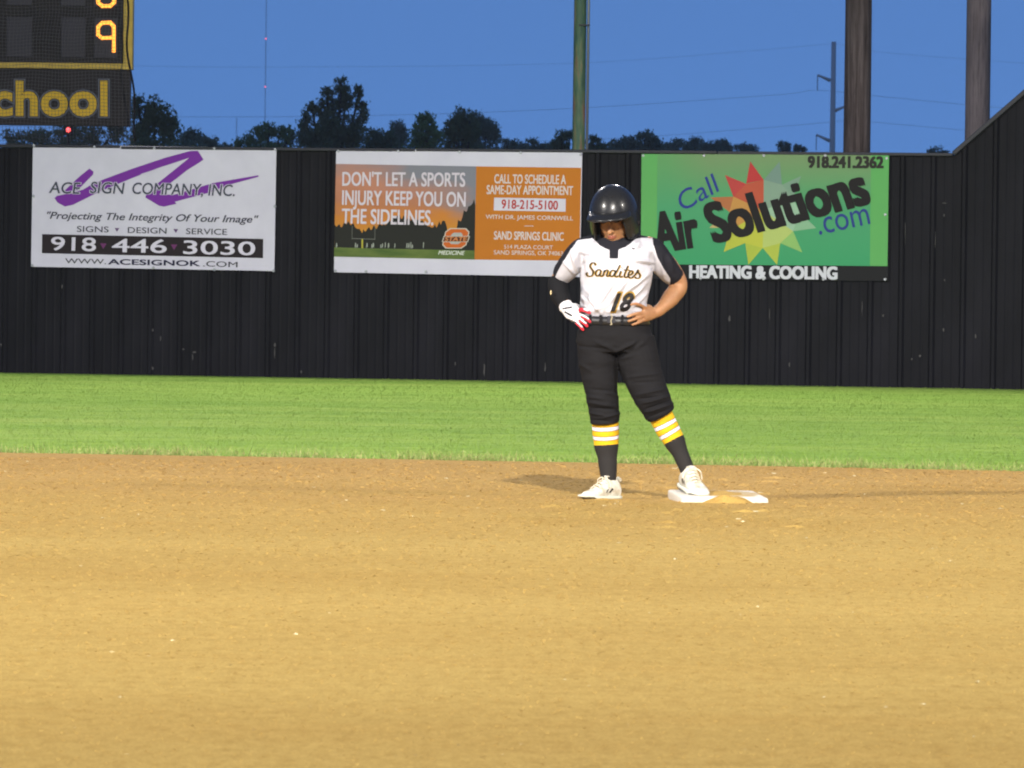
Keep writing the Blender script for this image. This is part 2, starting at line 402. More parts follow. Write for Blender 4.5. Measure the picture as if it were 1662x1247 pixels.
# bare-metal dents and scuffs where balls and mowers hit
M_SCUFF, t_, b_ = newmat('chipped_paint', .7, (.075, .07, .068), .2)
scuffs = [(102, 465, 3, 8), (249, 536, 4, 6), (262, 550, 3, 10), (299, 567, 4, 3), (317, 572, 7, 3), (314, 580, 2, 16), (447, 560, 4, 8), (447, 575, 2, 20), (249, 598, 4, 6), (490, 604, 3, 7),
          (787, 600, 3, 22), (886, 597, 3, 20), (740, 590, 2, 10), (1185, 518, 4, 12), (1250, 510, 1.5, 26), (1400, 500, 1.5, 30), (1434, 512, 4, 5), (1282, 592, 3, 8), (1494, 578, 4, 5),
          (1533, 350, 3, 5), (1534, 455, 3, 5), (1532, 535, 3, 7), (1481, 583, 3, 6), (1534, 330, 8, 2), (1470, 380, 1.2, 40), (1519, 390, 1.2, 34), (1584, 545, 3, 8), (3, 560, 3, 6), (160, 300, 2, 9)]
V, F = [], []
for (x, y, w_, h_) in scuffs:
    uu, zz = fence_uz(x, y); k = 9; b0 = len(V); d = -.0275
    for j in range(k):
        a = 2 * math.pi * j / k; rr = rng.uniform(.45, 1.1)
        V.append((uu + math.cos(a) * w_ * .5 * rr / 163, d, zz + math.sin(a) * h_ * .5 * rr / 163))
    V += [(v[0], -.0245, v[2]) for v in V[b0:b0 + k]]
    F.append(tuple(range(b0, b0 + k))[::-1])
    for j in range(k): F.append((b0 + j, b0 + (j + 1) % k, b0 + k + (j + 1) % k, b0 + k + j))
mesh('paint_chips', V, F, M_SCUFF, fence)

# ------------------------------------------------------------------ text and print
_tc = {}
def text_mesh(s, bold=0.0, shear=0.0, space=1.0):
    key = (s, bold, shear, space)
    if key in _tc: return _tc[key]
    c = bpy.data.curves.new('t', 'FONT'); c.body = s; c.size = 1; c.offset = bold; c.shear = shear; c.space_character = space; c.resolution_u = 4
    o = bpy.data.objects.new('t', c); COL.objects.link(o)
    me = o.evaluated_get(bpy.context.evaluated_depsgraph_get()).to_mesh()
    V = np.array([v.co[:] for v in me.vertices]); F = [tuple(p.vertices) for p in me.polygons]
    o.to_mesh_clear(); bpy.data.objects.remove(o); bpy.data.curves.remove(c)
    _tc[key] = (V, F); return _tc[key]
CAP = text_mesh('H')[0][:, 1].max()

class Sheet:
    """A flat sign: corners given in the pixels of one enlarged view of the photograph."""
    def __init__(s, name, ox, oy, sc, TL, TR, BL, width, label, mat, parent_thing=None):
        f = lambda p: fence_uz(ox + p[0] / sc, oy + p[1] / sc, .036)
        a, b, c = [Vector((*f(p), 0)) for p in (TL, TR, BL)]
        s.ang = math.atan2(b.y - a.y, b.x - a.x); s.W = (b - a).length; s.H = (c - a).length
        s.TL = np.array(TL, float); s.ex = (np.array(TR, float) - s.TL); s.ey = (np.array(BL, float) - s.TL)
        s.inv = np.linalg.inv(np.stack([s.ex, s.ey], 1))
        loc = A + FDIR * a.x + FN * .040 + Vector((0, 0, a.y))
        s.root = empty(name, loc, (0, -s.ang, FANG)); s.root.rotation_mode = 'XYZ'
        tag(s.root, label, 'sign', 'advertising signs on the outfield fence')
        bm = bmesh.new(); add_box(bm, (s.W / 2, 0, -s.H / 2), (s.W, .006, s.H)); from_bm('panel', bm, mat, s.root)
    def xy(s, pts):
        q = (np.asarray(pts, float) - s.TL) @ s.inv.T
        return np.stack([q[:, 0] * s.W, -q[:, 1] * s.H], 1)
    def poly(s, name, polys, color, layer, mat=None):
        V, F = [], []
        for p in polys:
            q = s.xy(p); b = len(V); V += [(x, -.003 - .0012 * layer, z) for x, z in q]; F.append(tuple(range(b, len(V))))
        bm = bmesh.new(); vs = [bm.verts.new(v) for v in V]
        for f in F: bm.faces.new([vs[i] for i in f]).normal_update()
        bmesh.ops.triangulate(bm, faces=bm.faces, ngon_method='EAR_CLIP')
        for f in bm.faces:
            f.normal_update()
            if f.normal.y > 0: f.normal_flip()
        me = bpy.data.meshes.new(name); bm.to_mesh(me); bm.free()
        return link(name, me, mat or flat(color), s.root)
    def text(s, txt, x0, y0, x1, y1, cap, color, layer=2, bold=0.0, shear=0.0, name='lettering', space=1.0, grow=0.0, halo=None):
        base = text_mesh(txt, 0, shear, space)[0]; mn, mx = base[:, 0].min(), base[:, 0].max()
        for (bd, colr, ly) in (([(bold + halo[0], halo[1], layer)] if halo else []) + [(bold, color, layer + (1 if halo else 0))]):
            V, F = text_mesh(txt, 0, shear, space); L0 = math.hypot(x1 - x0, y1 - y0); kx = L0 / (mx - mn) / (cap / CAP)
            strikes = [(0, 0)] + ([(bd * 1.15 * a / kx ** .5, bd * .75 * c_) for a in (-1, 0, 1) for c_ in (-1, 0, 1) if a or c_] if bd > .003 else [])
            lay = np.concatenate([np.full(len(V), k) for k in range(len(strikes))]); nV = len(V)
            F = [tuple(i + k * nV for i in f) for k in range(len(strikes)) for f in F]
            V = np.concatenate([V[:, :2] + np.array(st) for st in strikes])
            L = math.hypot(x1 - x0, y1 - y0); ex = np.array([x1 - x0, y1 - y0]) / L; eu = np.array([ex[1], -ex[0]])
            p = np.array([x0, y0]) + ((V[:, :1] - mn) / (mx - mn) * L) * ex + (V[:, 1:2] / CAP * cap) * eu
            q = s.xy(p)
            o = mesh(name, [(a, -.003 - .0012 * ly - .0001 * l_, b) for (a, b), l_ in zip(q, lay)], F, flat(colr), s.root)
    def screws(s, pts):
        bm = bmesh.new()
        for x, z in s.xy(pts): add_cyl(bm, (x, .0, z), (x, -.012, z), .017, .012, 8)
        from_bm('screws', bm, M_GALV, s.root)

WHITE = (.70, .70, .70)
# --- sign 1
M_W1, t_, b_ = newmat('white_sign_face', .5, (.63, .60, .68), .15)
n_ = noise_tex(t_, 3, 5, .6); t_.links.new(ramp(t_, n_, [(.3, (.525, .50, .59)), (.7, (.595, .565, .66))]), b_.inputs['Base Color'])
s1 = Sheet('advertising_sign', 30, 220, 3.777, (90, 57), (1582, 77), (82, 805), 2.44, 'white sign with a purple brush swoosh and a phone number on a black bar', M_W1)
PUR = (.175, .030, .30); NAVY = (.018, .018, .045)
s1.poly('swoosh', [[(350, 278), (395, 238), (440, 203), (465, 222), (462, 240), (400, 302), (370, 335), (280, 345)]], PUR, 1)
s1.poly('swoosh', [[(225, 385), (240, 370), (330, 352), (400, 332), (455, 300), (530, 268), (700, 205), (900, 138), (1060, 95), (1105, 95), (1140, 150), (1050, 138), (860, 200), (700, 262), (500, 345), (340, 425), (290, 436), (245, 412)]], PUR, 1.35)
s1.poly('swoosh', [[(1052, 137), (1138, 148), (1120, 162), (1040, 212), (940, 290), (862, 370), (785, 378), (790, 355), (850, 300), (950, 220)]], PUR, 1.7)
s1.poly('swoosh', [[(785, 380), (800, 360), (960, 362), (1200, 290), (1475, 243), (1475, 252), (1300, 300), (1190, 345), (965, 405), (975, 418), (900, 435), (870, 430)]], PUR, 2.05)
s1.poly('swoosh', [[(755, 236), (860, 203), (862, 209), (762, 243)]], (.57, .52, .64), 2.4)
s1.text('ACE', 192, 352, 385, 358, 68, (.05, .06, .08), 3, .008, .12, halo=(.035, (.57, .52, .64)))
s1.text('SIGN', 445, 352, 655, 358, 68, (.05, .06, .08), 3, .008, .12, halo=(.035, (.57, .52, .64)))
s1.text('COMPANY, INC.', 705, 357, 1330, 370, 68, (.05, .06, .08), 3, .008, .12, halo=(.035, (.57, .52, .64)))
s1.text('"Projecting The Integrity Of Your Image"', 180, 510, 1475, 532, 42, (.05, .05, .07), 2, .014, .28)
s1.text('SIGNS', 365, 590, 560, 593, 35, (.05, .05, .065), 2, .008)
s1.text('DESIGN', 678, 596, 915, 600, 35, (.05, .05, .065), 2, .008)
s1.text('SERVICE', 1035, 602, 1285, 606, 35, (.05, .05, .065), 2, .008)
s1.poly('triangle', [[(597, 566), (626, 567), (611, 590)], [(957, 571), (987, 572), (972, 595)]], (.12, .06, .16), 2)
s1.poly('bar', [[(150, 605), (1506, 630), (1505, 747), (149, 722)]], (.022, .016, .018), 1)
s1.text('918', 207, 702, 480, 708, 80, (.62, .58, .68), 2, .012)
s1.text('446', 582, 712, 915, 717, 80, (.62, .58, .68), 2, .012)
s1.text('3030', 1020, 722, 1455, 729, 80, (.62, .58, .68), 2, .012)
s1.poly('triangle', [[(508, 660), (548, 661), (528, 695)], [(942, 665), (982, 666), (962, 700)]], (.14, .035, .12), 2)
s1.text('WWW.', 293, 783, 545, 787, 30, (.05, .05, .06), 2, .008)
s1.text('ACESIGNOK', 560, 788, 1120, 797, 32, NAVY, 2, .03)
s1.text('.COM', 1140, 798, 1350, 803, 32, (.05, .05, .06), 2, .008)
s1.screws([(97, 64), (470, 70), (838, 78), (1205, 80), (1575, 85), (95, 372), (1575, 432), (90, 797), (835, 808), (1208, 818), (1570, 824)])

# --- sign 2
M_W2, t_, b_ = newmat('white_banner_face', .5, (.70, .70, .72), .15)
n_ = noise_tex(t_, 2, 5, .6); t_.links.new(ramp(t_, n_, [(.3, (.545, .52, .61)), (.7, (.615, .585, .68))]), b_.inputs['Base Color'])
s2 = Sheet('advertising_sign', 530, 230, 3.865, (62, 42), (1605, 65), (57, 820), 2.44, 'white bordered sign with a sunset football picture and an orange half behind the player', M_W2)
def sunset():
    m, t, b = newmat('sunset_print', .55, (.4, .2, .1), .08)
    tcn = t.nodes.new('ShaderNodeTexCoord'); sx = t.nodes.new('ShaderNodeSeparateXYZ'); t.links.new(tcn.outputs['Object'], sx.inputs[0])
    h = node(t, 'ShaderNodeMapRange', i_1=-1.09, i_2=-.16, i_3=0.0, i_4=1.0); t.links.new(sx.outputs['Z'], h.inputs[0])
    n = noise_tex(t, 2.6, 5, .6, stretch=(.8, 1, 2.6))
    a = t.nodes.new('ShaderNodeMath'); a.operation = 'MULTIPLY_ADD'; a.inputs[1].default_value = .45; t.links.new(n, a.inputs[0]); t.links.new(h.outputs[0], a.inputs[2])
    c = ramp(t, a.outputs[0], [(.40, (.50, .25, .03)), (.65, (.52, .19, .035)), (.85, (.42, .17, .09)), (1.0, (.46, .20, .13))])
    n2 = noise_tex(t, 1.5, 4, .5, stretch=(.7, 1, 2.2))
    xg = node(t, 'ShaderNodeMapRange', i_1=.3, i_2=1.5, i_3=-.1, i_4=.55); t.links.new(sx.outputs['X'], xg.inputs[0])
    hz = node(t, 'ShaderNodeMapRange', i_1=-.75, i_2=-.2, i_3=-.45, i_4=.25); t.links.new(sx.outputs['Z'], hz.inputs[0])
    s_ = t.nodes.new('ShaderNodeMath'); s_.operation = 'ADD'; t.links.new(xg.outputs[0], s_.inputs[0]); t.links.new(hz.outputs[0], s_.inputs[1])
    s3 = t.nodes.new('ShaderNodeMath'); s3.operation = 'ADD'; t.links.new(s_.outputs[0], s3.inputs[0]); t.links.new(n2, s3.inputs[1])
    f = ramp(t, s3.outputs[0], [(.5, BW(0)), (.95, BW(1))])
    c = mixc(t, f, c, (.20, .20, .235)); t.links.new(c, b.inputs['Base Color']); return m
s2.poly('picture', [[(61, 140), (945, 155), (942, 737), (57, 722)]], None, 1, sunset())
tr = [(58, 690), (58, 520)]
for x in range(70, 940, 9):
    base = 535 - 22 * math.sin(x / 60) - 14 * math.sin(x / 23 + 1)
    if 330 < x < 760: base -= 22 + 24 * math.sin((x - 330) / 430 * math.pi)
    if 765 < x < 835: base += 35
    if x >= 835: base = 500 - (x - 835) * 1.35 + 8 * math.sin(x / 7)
    tr.append((x, base + 12 * rng.uniform(-1, 1) + 8 * math.sin(x / 5.0)))
tr += [(943, 400), (942, 690)]
s2.poly('picture', [tr], (.022, .022, .018), 2)
M_PFIELD, t_, b_ = newmat('printed_field', .55, (.09, .14, .03), .08)
n_ = noise_tex(t_, 6, 3, stretch=(.5, 1, 3)); t_.links.new(ramp(t_, n_, [(.3, (.060, .105, .025)), (.7, (.135, .175, .045))]), b_.inputs['Base Color'])
s2.poly('picture', [[(58, 663), (300, 670), (942, 680), (942, 737), (57, 722)]], None, 3, M_PFIELD)
s2.poly('picture', [[(168, 530), (171, 530), (171, 612), (168, 612)], [(312, 520), (315, 520), (315, 615), (312, 615)], [(168, 606), (315, 610), (315, 614), (168, 610)]], (.16, .16, .14), 4)
s2.poly('picture', [[(229, 610), (240, 610), (240, 668), (229, 668)]], (.40, .36, .05), 4)
figs = []
for x in (72, 192, 203, 264, 295, 304, 352, 362, 380, 400, 440, 516, 528, 540, 550, 620):
    hh = 36 + rng.uniform(-10, 8); y0 = 668 + x * .008; ww = rng.uniform(3.5, 6.5)
    figs.append([(x - ww, y0), (x - ww * .6, y0 - hh * .7), (x - 2, y0 - hh), (x + 3, y0 - hh), (x + ww * .8, y0 - hh * .6), (x + ww * .5, y0), (x + 1, y0 - hh * .35)])
s2.poly('picture', figs, (.33, .35, .30), 4)
TW = (.64, .57, .64)
s2.text("DON'T LET A SPORTS", 105, 276, 876, 281, 84, TW, 5, .016)
s2.text('INJURY KEEP YOU ON', 105, 395, 880, 406, 88, TW, 5, .016)
s2.text('THE SIDELINES.', 104, 512, 678, 522, 90, TW, 5, .016)
s2.poly('orange_half', [[(945, 155), (1600, 164), (1596, 742), (942, 737)]], (.50, .165, .018), 1)
OW = (.64, .55, .54)
s2.text('CALL TO SCHEDULE A', 1060, 260, 1505, 265, 55, OW, 2, .018)
s2.text('SAME-DAY APPOINTMENT', 1013, 327, 1550, 333, 54, OW, 2, .018)
s2.poly('phone_box', [[(1060, 350), (1507, 357), (1506, 437), (1058, 430)]], (.62, .58, .67), 2)
s2.text('918-215-5100', 1107, 417, 1457, 424, 54, (.42, .045, .035), 3, .016)
s2.text('WITH DR. JAMES CORNWELL', 1008, 482, 1553, 491, 26, OW, 2, .010)
s2.poly('bar', [[(1250, 524), (1308, 525), (1308, 529), (1250, 528)]], OW, 2)
s2.text('SAND SPRINGS CLINIC', 1062, 610, 1495, 617, 50, OW, 2, .018)
s2.text('514 PLAZA COURT', 1125, 668, 1430, 672, 24, OW, 2, .008)
s2.text('SAND SPRINGS, OK 74063', 1062, 704, 1493, 710, 26, OW, 2, .008)
# round letter emblem with a banner of letters across it
def oct_(cx, cy, rx, ry, sl, k=.35):
    p = [(-1, -1 + k), (-1 + k, -1), (1 - k, -1), (1, -1 + k), (1, 1 - k), (1 - k, 1), (-1 + k, 1), (-1, 1 - k)]
    return [(cx + a * rx - b * ry * sl, cy + b * ry) for a, b in p]
s2.poly('emblem', [oct_(823, 605, 76, 64, .22)], (.55, .50, .42), 4)
s2.poly('emblem', [oct_(823, 605, 70, 58, .22)], (.55, .12, .02), 5)
s2.poly('emblem', [oct_(825, 605, 36, 36, .22)], (.40, .38, .36), 6)
s2.poly('emblem', [[(748, 590), (912, 590), (900, 628), (736, 628)]], (.60, .55, .48), 7)
s2.poly('emblem', [[(752, 593), (906, 593), (896, 625), (742, 625)]], (.10, .03, .012), 8)
s2.text('STATE', 755, 622, 895, 622, 26, (.60, .22, .08), 9, .03, .2)
s2.text('MEDICINE', 714, 706, 880, 708, 24, (.62, .64, .58), 4, .02, .3)
s2.screws([(75, 60), (455, 60), (840, 66), (1222, 70), (1595, 82), (638, 815), (66, 812), (260, 815)])

# --- sign 3
def greenp():
    m, t, b = newmat('green_sign_print', .5, (.1, .4, .15), .1)
    tcn = t.nodes.new('ShaderNodeTexCoord'); sx = t.nodes.new('ShaderNodeSeparateXYZ'); t.links.new(tcn.outputs['Object'], sx.inputs[0])
    n = noise_tex(t, 1.3, 3, .5)
    h = node(t, 'ShaderNodeMapRange', i_1=-1.05, i_2=0.0, i_3=0.0, i_4=1.0); t.links.new(sx.outputs['Z'], h.inputs[0])
    c = ramp(t, h.outputs[0], [(0, (.045, .285, .120)), (.5, (.068, .295, .135)), (1, (.120, .300, .11))])
    # faded grey-brown cast printed along the top middle
    hx = node(t, 'ShaderNodeMapRange', i_1=.25, i_2=1.3, i_3=0.0, i_4=1.0); t.links.new(sx.outputs['X'], hx.inputs[0])
    f = ramp(t, h.outputs[0], [(.62, BW(0)), (.98, BW(.62))])
    f2 = ramp(t, hx.outputs[0], [(0.0, BW(0)), (.4, BW(1))])
    ff = mixc(t, 1.0, f, f2, 'MULTIPLY')
    c = mixc(t, ff, c, (.20, .24, .13)); t.links.new(c, b.inputs['Base Color']); return m
M_BLK, t_, b_ = newmat('black_vinyl', .5, (.009, .009, .010), .1)
s3 = Sheet('advertising_sign', 1030, 230, 3.865, (45, 78), (1597, 84), (40, 862), 2.44, 'green sign with a multicoloured starburst and slanted black lettering', M_BLK)
s3.poly('green_field', [[(45, 78), (1597, 84), (1589, 775), (41, 769)]], None, 1, greenp())
GL = (.115, .37, .11)
s3.poly('side_band', [[(45, 78), (145, 79), (142, 770), (41, 769)]], GL, 2)
s3.poly('side_band', [[(1485, 84), (1597, 84), (1589, 775), (1480, 774)]], GL, 2)
C = (815, 430)
star = [((730, 125), (705, 262), (815, 240), (.46, .045, .045)), ((572, 210), (705, 265), (625, 345), (.46, .06, .055)), ((915, 125), (815, 240), (930, 270), (.17, .26, .22)),
        ((1050, 215), (930, 270), (1000, 350), (.19, .30, .22)), ((480, 350), (625, 345), (600, 440), (.42, .15, .06)), ((475, 540), (520, 495), (600, 540), (.50, .38, .16)),
        ((1145, 540), (1040, 440), (1000, 560), (.24, .42, .26)), ((565, 690), (600, 560), (700, 635), (.44, .46, .06)), ((720, 770), (700, 635), (810, 665), (.38, .44, .06)),
        ((900, 770), (810, 665), (920, 635), (.40, .46, .07)), ((1058, 692), (920, 635), (1000, 560), (.26, .46, .14))]
body = [((625, 345), (705, 265), (815, 240), (815, 430), (.46, .09, .05)), ((815, 240), (930, 270), (1000, 350), (815, 430), (.22, .32, .24)), ((1000, 350), (1040, 440), (1000, 560), (815, 430), (.30, .46, .32)),
        ((1000, 560), (920, 635), (810, 665), (815, 430), (.42, .50, .15)), ((810, 665), (700, 635), (600, 560), (815, 430), (.46, .47, .06)), ((600, 560), (600, 440), (625, 345), (815, 430), (.50, .25, .07))]
for st in star + body: s3.poly('starburst', [list(st[:-1])], st[-1], 3)
s3.text('Call', 312, 438, 552, 300, 118, (.03, .045, .24), 5, -.004, .15)
BK = (.016, .014, .014)
s3.text('Air', 150, 694, 412, 652, 240, BK, 5, .034)
s3.text('Solutions', 500, 634, 1478, 380, 240, BK, 5, .036, -.10)
s3.text('.com', 1165, 582, 1484, 512, 150, (.03, .05, .22), 5, -.004)
s3.text('918.241.2362', 1095, 162, 1560, 164, 68, (.03, .028, .024), 5, .045)
s3.text('HEATING & COOLING', 352, 852, 1273, 857, 74, (.58, .58, .63), 2, .045)
s3.screws([(55, 88), (440, 88), (815, 88), (1200, 88), (1583, 105), (1575, 455), (1575, 858), (60, 850), (420, 856), (815, 858), (1190, 858)])

# ------------------------------------------------------------------ poles behind the fence
def taper_pole(name, px0, px1, pyb, pw, Y, hgt, mat, label, taper=.985, n=24, group=None, wob=.0, hw=False):
    base = P((px0 + px1) / 2, pyb, Y); r = pw / 2 * Y / FPX
    root = empty(name, (base.x, Y, 0)); tag(root, label, 'pole', group)
    bm = bmesh.new(); rings = []; K = 40
    for i in range(K + 1):
        z = hgt * i / K; rr = r * (1.06 - .10 * i / K)
        rings.append([Vector((math.cos(2 * math.pi * k / n) * rr * (1 + wob * noise.noise(Vector((math.cos(k / n * 6.28) * 2, math.sin(k / n * 6.28) * 2, z * .25)))), math.sin(2 * math.pi * k / n) * rr, z)) for k in range(n)])
    add_rings(bm, rings); from_bm('shaft', bm, mat, root, True)
    return root, r
gp, r_ = taper_pole('steel_pole', 929, 949, 240, 20, 70.0, 9.5, M_GPOLE, 'slim green steel pole with rust patches behind the sunset sign')
bm = bmesh.new(); add_cyl(bm, (r_ + .022, -.02, 0), (r_ + .022, -.02, 9), .014, n=8); from_bm('conduit', bm, M_GALV, gp, True)
for z in (3.62,):
    bm = bmesh.new(); add_box(bm, (r_ * .5 + .012, -.02, z), (r_ + .05, r_ * 2, .012)); from_bm('clamp', bm, M_CAP, gp)
def flood_head(root, z, face=1, n=4):
    bm = bmesh.new(); add_box(bm, (0, 0, z), (2.6, .12, .12)); from_bm('crossarm', bm, M_GALV, root)
    for k in range(n):
        bm = bmesh.new(); x = -1.1 + 2.2 * k / (n - 1)
        add_cyl(bm, (x, face * .05, z + .12), (x, face * -.22, z + .02), .09, .24, 16, False); add_ell(bm, (x, face * .06, z + .13), (.09, .09, .09), u=12, v=8)
        from_bm('floodlight', bm, M_GALV, root, True)
wp, _ = taper_pole('wooden_pole', 1370, 1411, 245, 41.5, 70.6, 17.3, M_WOOD, 'thick weathered brown timber pole behind the green sign', wob=.05)
flood_head(wp, 17.3, 1)
wp2, _ = taper_pole('wooden_pole', 1567, 1605, 225, 38.5, 72.0, 17.3, M_WOOD2, 'smooth grey brown timber pole where the fence top climbs', wob=.02)
# lamps' own poles outside the picture
for i, (p, *_r) in enumerate(FLOODS):
    if i == 4: continue
    root = empty('light_pole', (p[0], p[1] + (.6 if i < 3 else .6), 0)); tag(root, ('tall floodlight pole behind the camera to the right', 'tall floodlight pole beyond the left edge, between camera and base', 'tall floodlight pole beyond the right edge, between camera and base', 'tall floodlight pole behind the fence, left of the scoreboard')[i], 'light pole', 'floodlight poles around the field')
    bm = bmesh.new(); add_cyl(bm, (0, 0, 0), (0, 0, p[2] + .4), .2, .13, 16); from_bm('shaft', bm, M_WOOD, root, True)
    if i == 0: root.location.y = p[1] - .8
    if i == 1: root.location.x = p[0] - .8
    if i == 2: root.location.x = p[0] + .8
    flood_head(root, p[2] + .5, 1)

# steel transmission pole, far away
YT = 620.0
M_TP, t_, b_ = newmat('transmission_steel', .6, (.72, .66, .60), .3, .0)
M_WIRE, t_, b_ = newmat('wire', .6, (.16, .15, .15), .3)
top = P(1353.3, 68, YT); tp = empty('transmission_pole', (top.x, YT, 0)); tag(tp, 'distant pale steel power line pole left of the brown timber pole', 'pole')
bm = bmesh.new(); add_cyl(bm, (0, 0, 0), (0, 0, top.z), .30, .215, 16); from_bm('shaft', bm, M_TP, tp, True)
def tl(px, py): q = P(px, py, YT); return Vector((q.x - top.x, 0, q.z))
for (a, b) in (((1348, 131), (1327, 122)), ((1355, 180), (1374, 172)), ((1347, 229), (1325, 219))):
    bm = bmesh.new(); add_cyl(bm, tl(*a), tl(*b), .17, .09, 8); from_bm('arm', bm, M_TP, tp, True)
    bm = bmesh.new(); q = tl(*b); e = q + Vector((0, 0, -24 * YT / FPX))
    for k in range(9):
        z = q.z + (e.z - q.z) * k / 8; add_cyl(bm, (q.x, 0, z), (q.x, 0, z - .06), .07, .05, 8)
    add_cyl(bm, q, e, .03, n=6); from_bm('insulator', bm, M_WIRE, tp)
def wire(name, pts, Y, r, label, grp='overhead power lines'):
    p, rr = resample([P(x, y, Y) for x, y in pts], [r] * len(pts), 8)
    o = P(*pts[0], Y); bm = bmesh.new(); add_rings(bm, [[v - o for v in ring] for ring in limb_rings(p, rr, 5)])
    ob = from_bm(name, bm, M_WIRE, None, True); ob.location = o; tag(ob, label, 'power line', grp)
wire('power_line', [(-200, 96), (215, 107), (460, 109), (928, 103), (1250, 80), (1353, 72), (1412, 83), (1565, 96), (1800, 112)], YT, .008, 'highest thin power line, reaching the top of the steel pole')
wire('power_line', [(-200, 188), (290, 190), (590, 188), (915, 177), (1250, 155), (1327, 147), (1412, 155), (1565, 170), (1800, 190)], YT, .013, 'middle power line sagging across the whole sky')
wire('power_line', [(600, 233), (954, 227), (1250, 207), (1374, 196), (1412, 198), (1560, 211), (1800, 230)], YT + .4, .012, 'lowest power line, just above the right part of the fence')

# radio masts
M_MAST, t_, b_ = newmat('mast_steel', .6, (.20, .16, .16), .3)
M_RED = bpy.data.materials.new('red_beacon'); M_RED.use_nodes = True; b_ = M_RED.node_tree.nodes['Principled BSDF']
b_.inputs['Emission Color'].default_value = (1, .08, .06, 1); b_.inputs['Emission Strength'].default_value = 3.0
def mast(px, ytop, Y, wd, lamps, label):
    t0 = P(px, ytop, Y); root = empty('radio_mast', (P(px, 438, Y).x, Y, 0)); tag(root, label, 'mast')
    lean = t0.x - root.location.x; H = t0.z; lean *= 0
    bm = bmesh.new(); K = max(6, int(H / (wd * 2.2))); c = [(wd * .5, 0), (-wd * .25, wd * .43), (-wd * .25, -wd * .43)]
    for (x, y) in c: add_cyl(bm, (x, y, 0), (x, y, H), wd * .09, n=4)
    for k in range(K):
        for j in range(3):
            a, b = c[j], c[(j + 1) % 3]; add_cyl(bm, (a[0], a[1], H * k / K), (b[0], b[1], H * (k + 1) / K), wd * .05, n=3, caps=False)
    from_bm('lattice', bm, M_MAST, root)
    for ly in lamps:
        z = P(px, ly, Y).z; bm = bmesh.new(); add_ell(bm, (0, -wd * .5, z), (.17, .17, .17), u=10, v=8); from_bm('beacon', bm, M_RED, root)
mast(427, -60, 1900.0, .30, (63, 141), 'tall thin distant radio mast with red lights, left of the big tree')
mast(381, 192, 1900.0, .34, (), 'short faint distant mast just left of the tall one')

# ------------------------------------------------------------------ trees
def tree(lobes, Y, mat, label, leaf=.20, dens=1.0, group='trees beyond the fence'):
    """lobes: (px, py, rx, ry) in photo pixels; each is a leafy bough at real size and depth."""
    cx = sum(l[0] for l in lobes) / len(lobes); base = P(cx, 438, Y); root = empty('tree', (base.x, Y, 0))
    tag(root, label, 'tree', group)
    sc = Y / FPX; V = []; tips = []
    for (px, py, rx, ry) in lobes:
        c = P(px, py, Y); c = np.array([c.x - base.x, rng.uniform(-.6, .6) * rx * sc, c.z]); a, b = rx * sc, ry * sc
        tips.append((c, a, b))
        a *= 1.08; b *= 1.04; nclump = int(min(max(14, 70 * dens * a * b), 230))
        for _ in range(nclump):
            d = rng.normal(0, 1, 3); d /= np.linalg.norm(d); rr = rng.uniform(.2, 1.0) ** .7 * .98
            cc = c + d * np.array([a, a, b]) * rr; cr = rng.uniform(.28, .62) * min(a, b) ** .45
            k = int(24 * (cr / .45) ** 1.5 * (.22 / leaf) ** 1.3) + 6
            pts = cc + np.clip(rng.normal(0, .40, (k, 3)), -.85, .85) * cr * np.array([1, 1, .8])
            for p in pts:
                q = np.array(Euler(tuple(rng.uniform(0, 6.28, 3))).to_matrix()); s = leaf * rng.uniform(.55, 1.25)
                quad = np.array([[-.5, 0, 0], [0, -.32, 0], [.5, 0, 0], [0, .32, .05]]) * s
                V.append(quad @ q.T + p)
    o = tris('crown', np.array(V).reshape(-1, 3), mat, root, 4)
    bm = bmesh.new(); H = max(t[0][2] + t[2] for t in tips); zt = min(t[0][2] for t in tips); r0 = max(.12, H * .018)
    add_limb(bm, [(0, 0, -.1), (.05, 0, zt * .5), (0, 0, max(zt * .85, 1.0))], [r0 * 1.3, r0, r0 * .8], 10, 4, False)
    for (c, a, b) in tips:
        s0 = Vector((0, 0, max(zt * .8, .9) * rng.uniform(.8, 1))); e = Vector(c + np.array([0, 0, b * .7])); m_ = s0.lerp(Vector(c), .55) + Vector((0, 0, -.1))
        add_limb(bm, [s0, m_, Vector(c), e], [r0 * .6, r0 * .45, r0 * .25, .02], 6, 3, False)
    from_bm('trunk', bm, M_BARK, root, True)
    return root
tree([(497, 202, 10, 26), (506, 176, 8, 18), (522, 184, 9, 28), (531, 152, 8, 14), (540, 172, 10, 22), (554, 139, 11, 14), (560, 168, 12, 30), (582, 150, 6, 14), (586, 182, 9, 26), (540, 208, 24, 24), (574, 212, 20, 24), (503, 224, 22, 18), (545, 230, 52, 18), (520, 290, 60, 60), (565, 300, 50, 60)],
     430, M_LEAF[0], 'tallest tree, feathery and several topped, above the purple and sunset signs')
tree([(612, 225, 16, 20), (628, 228, 13, 18), (600, 240, 14, 20), (615, 290, 40, 50)], 440, M_LEAF[0], 'low dark bush running right of the tallest tree')
tree([(645, 210, 13, 17), (651, 222, 13, 16), (645, 260, 22, 40)], 520, M_LEAF[1], 'small round bluish tree between the low bush and the light green tree')
tree([(691, 200, 14, 16), (684, 215, 16, 18), (703, 218, 14, 18), (692, 190, 8, 10), (692, 270, 32, 50)], 400, M_LEAF[2], 'lighter green pointed tree left of the broad dark tree')
tree([(740, 205, 17, 22), (752, 190, 14, 14), (735, 222, 18, 20), (762, 212, 18, 24), (750, 280, 46, 50)], 410, M_LEAF[0], 'broad dark rough topped tree above the orange half of the sign')
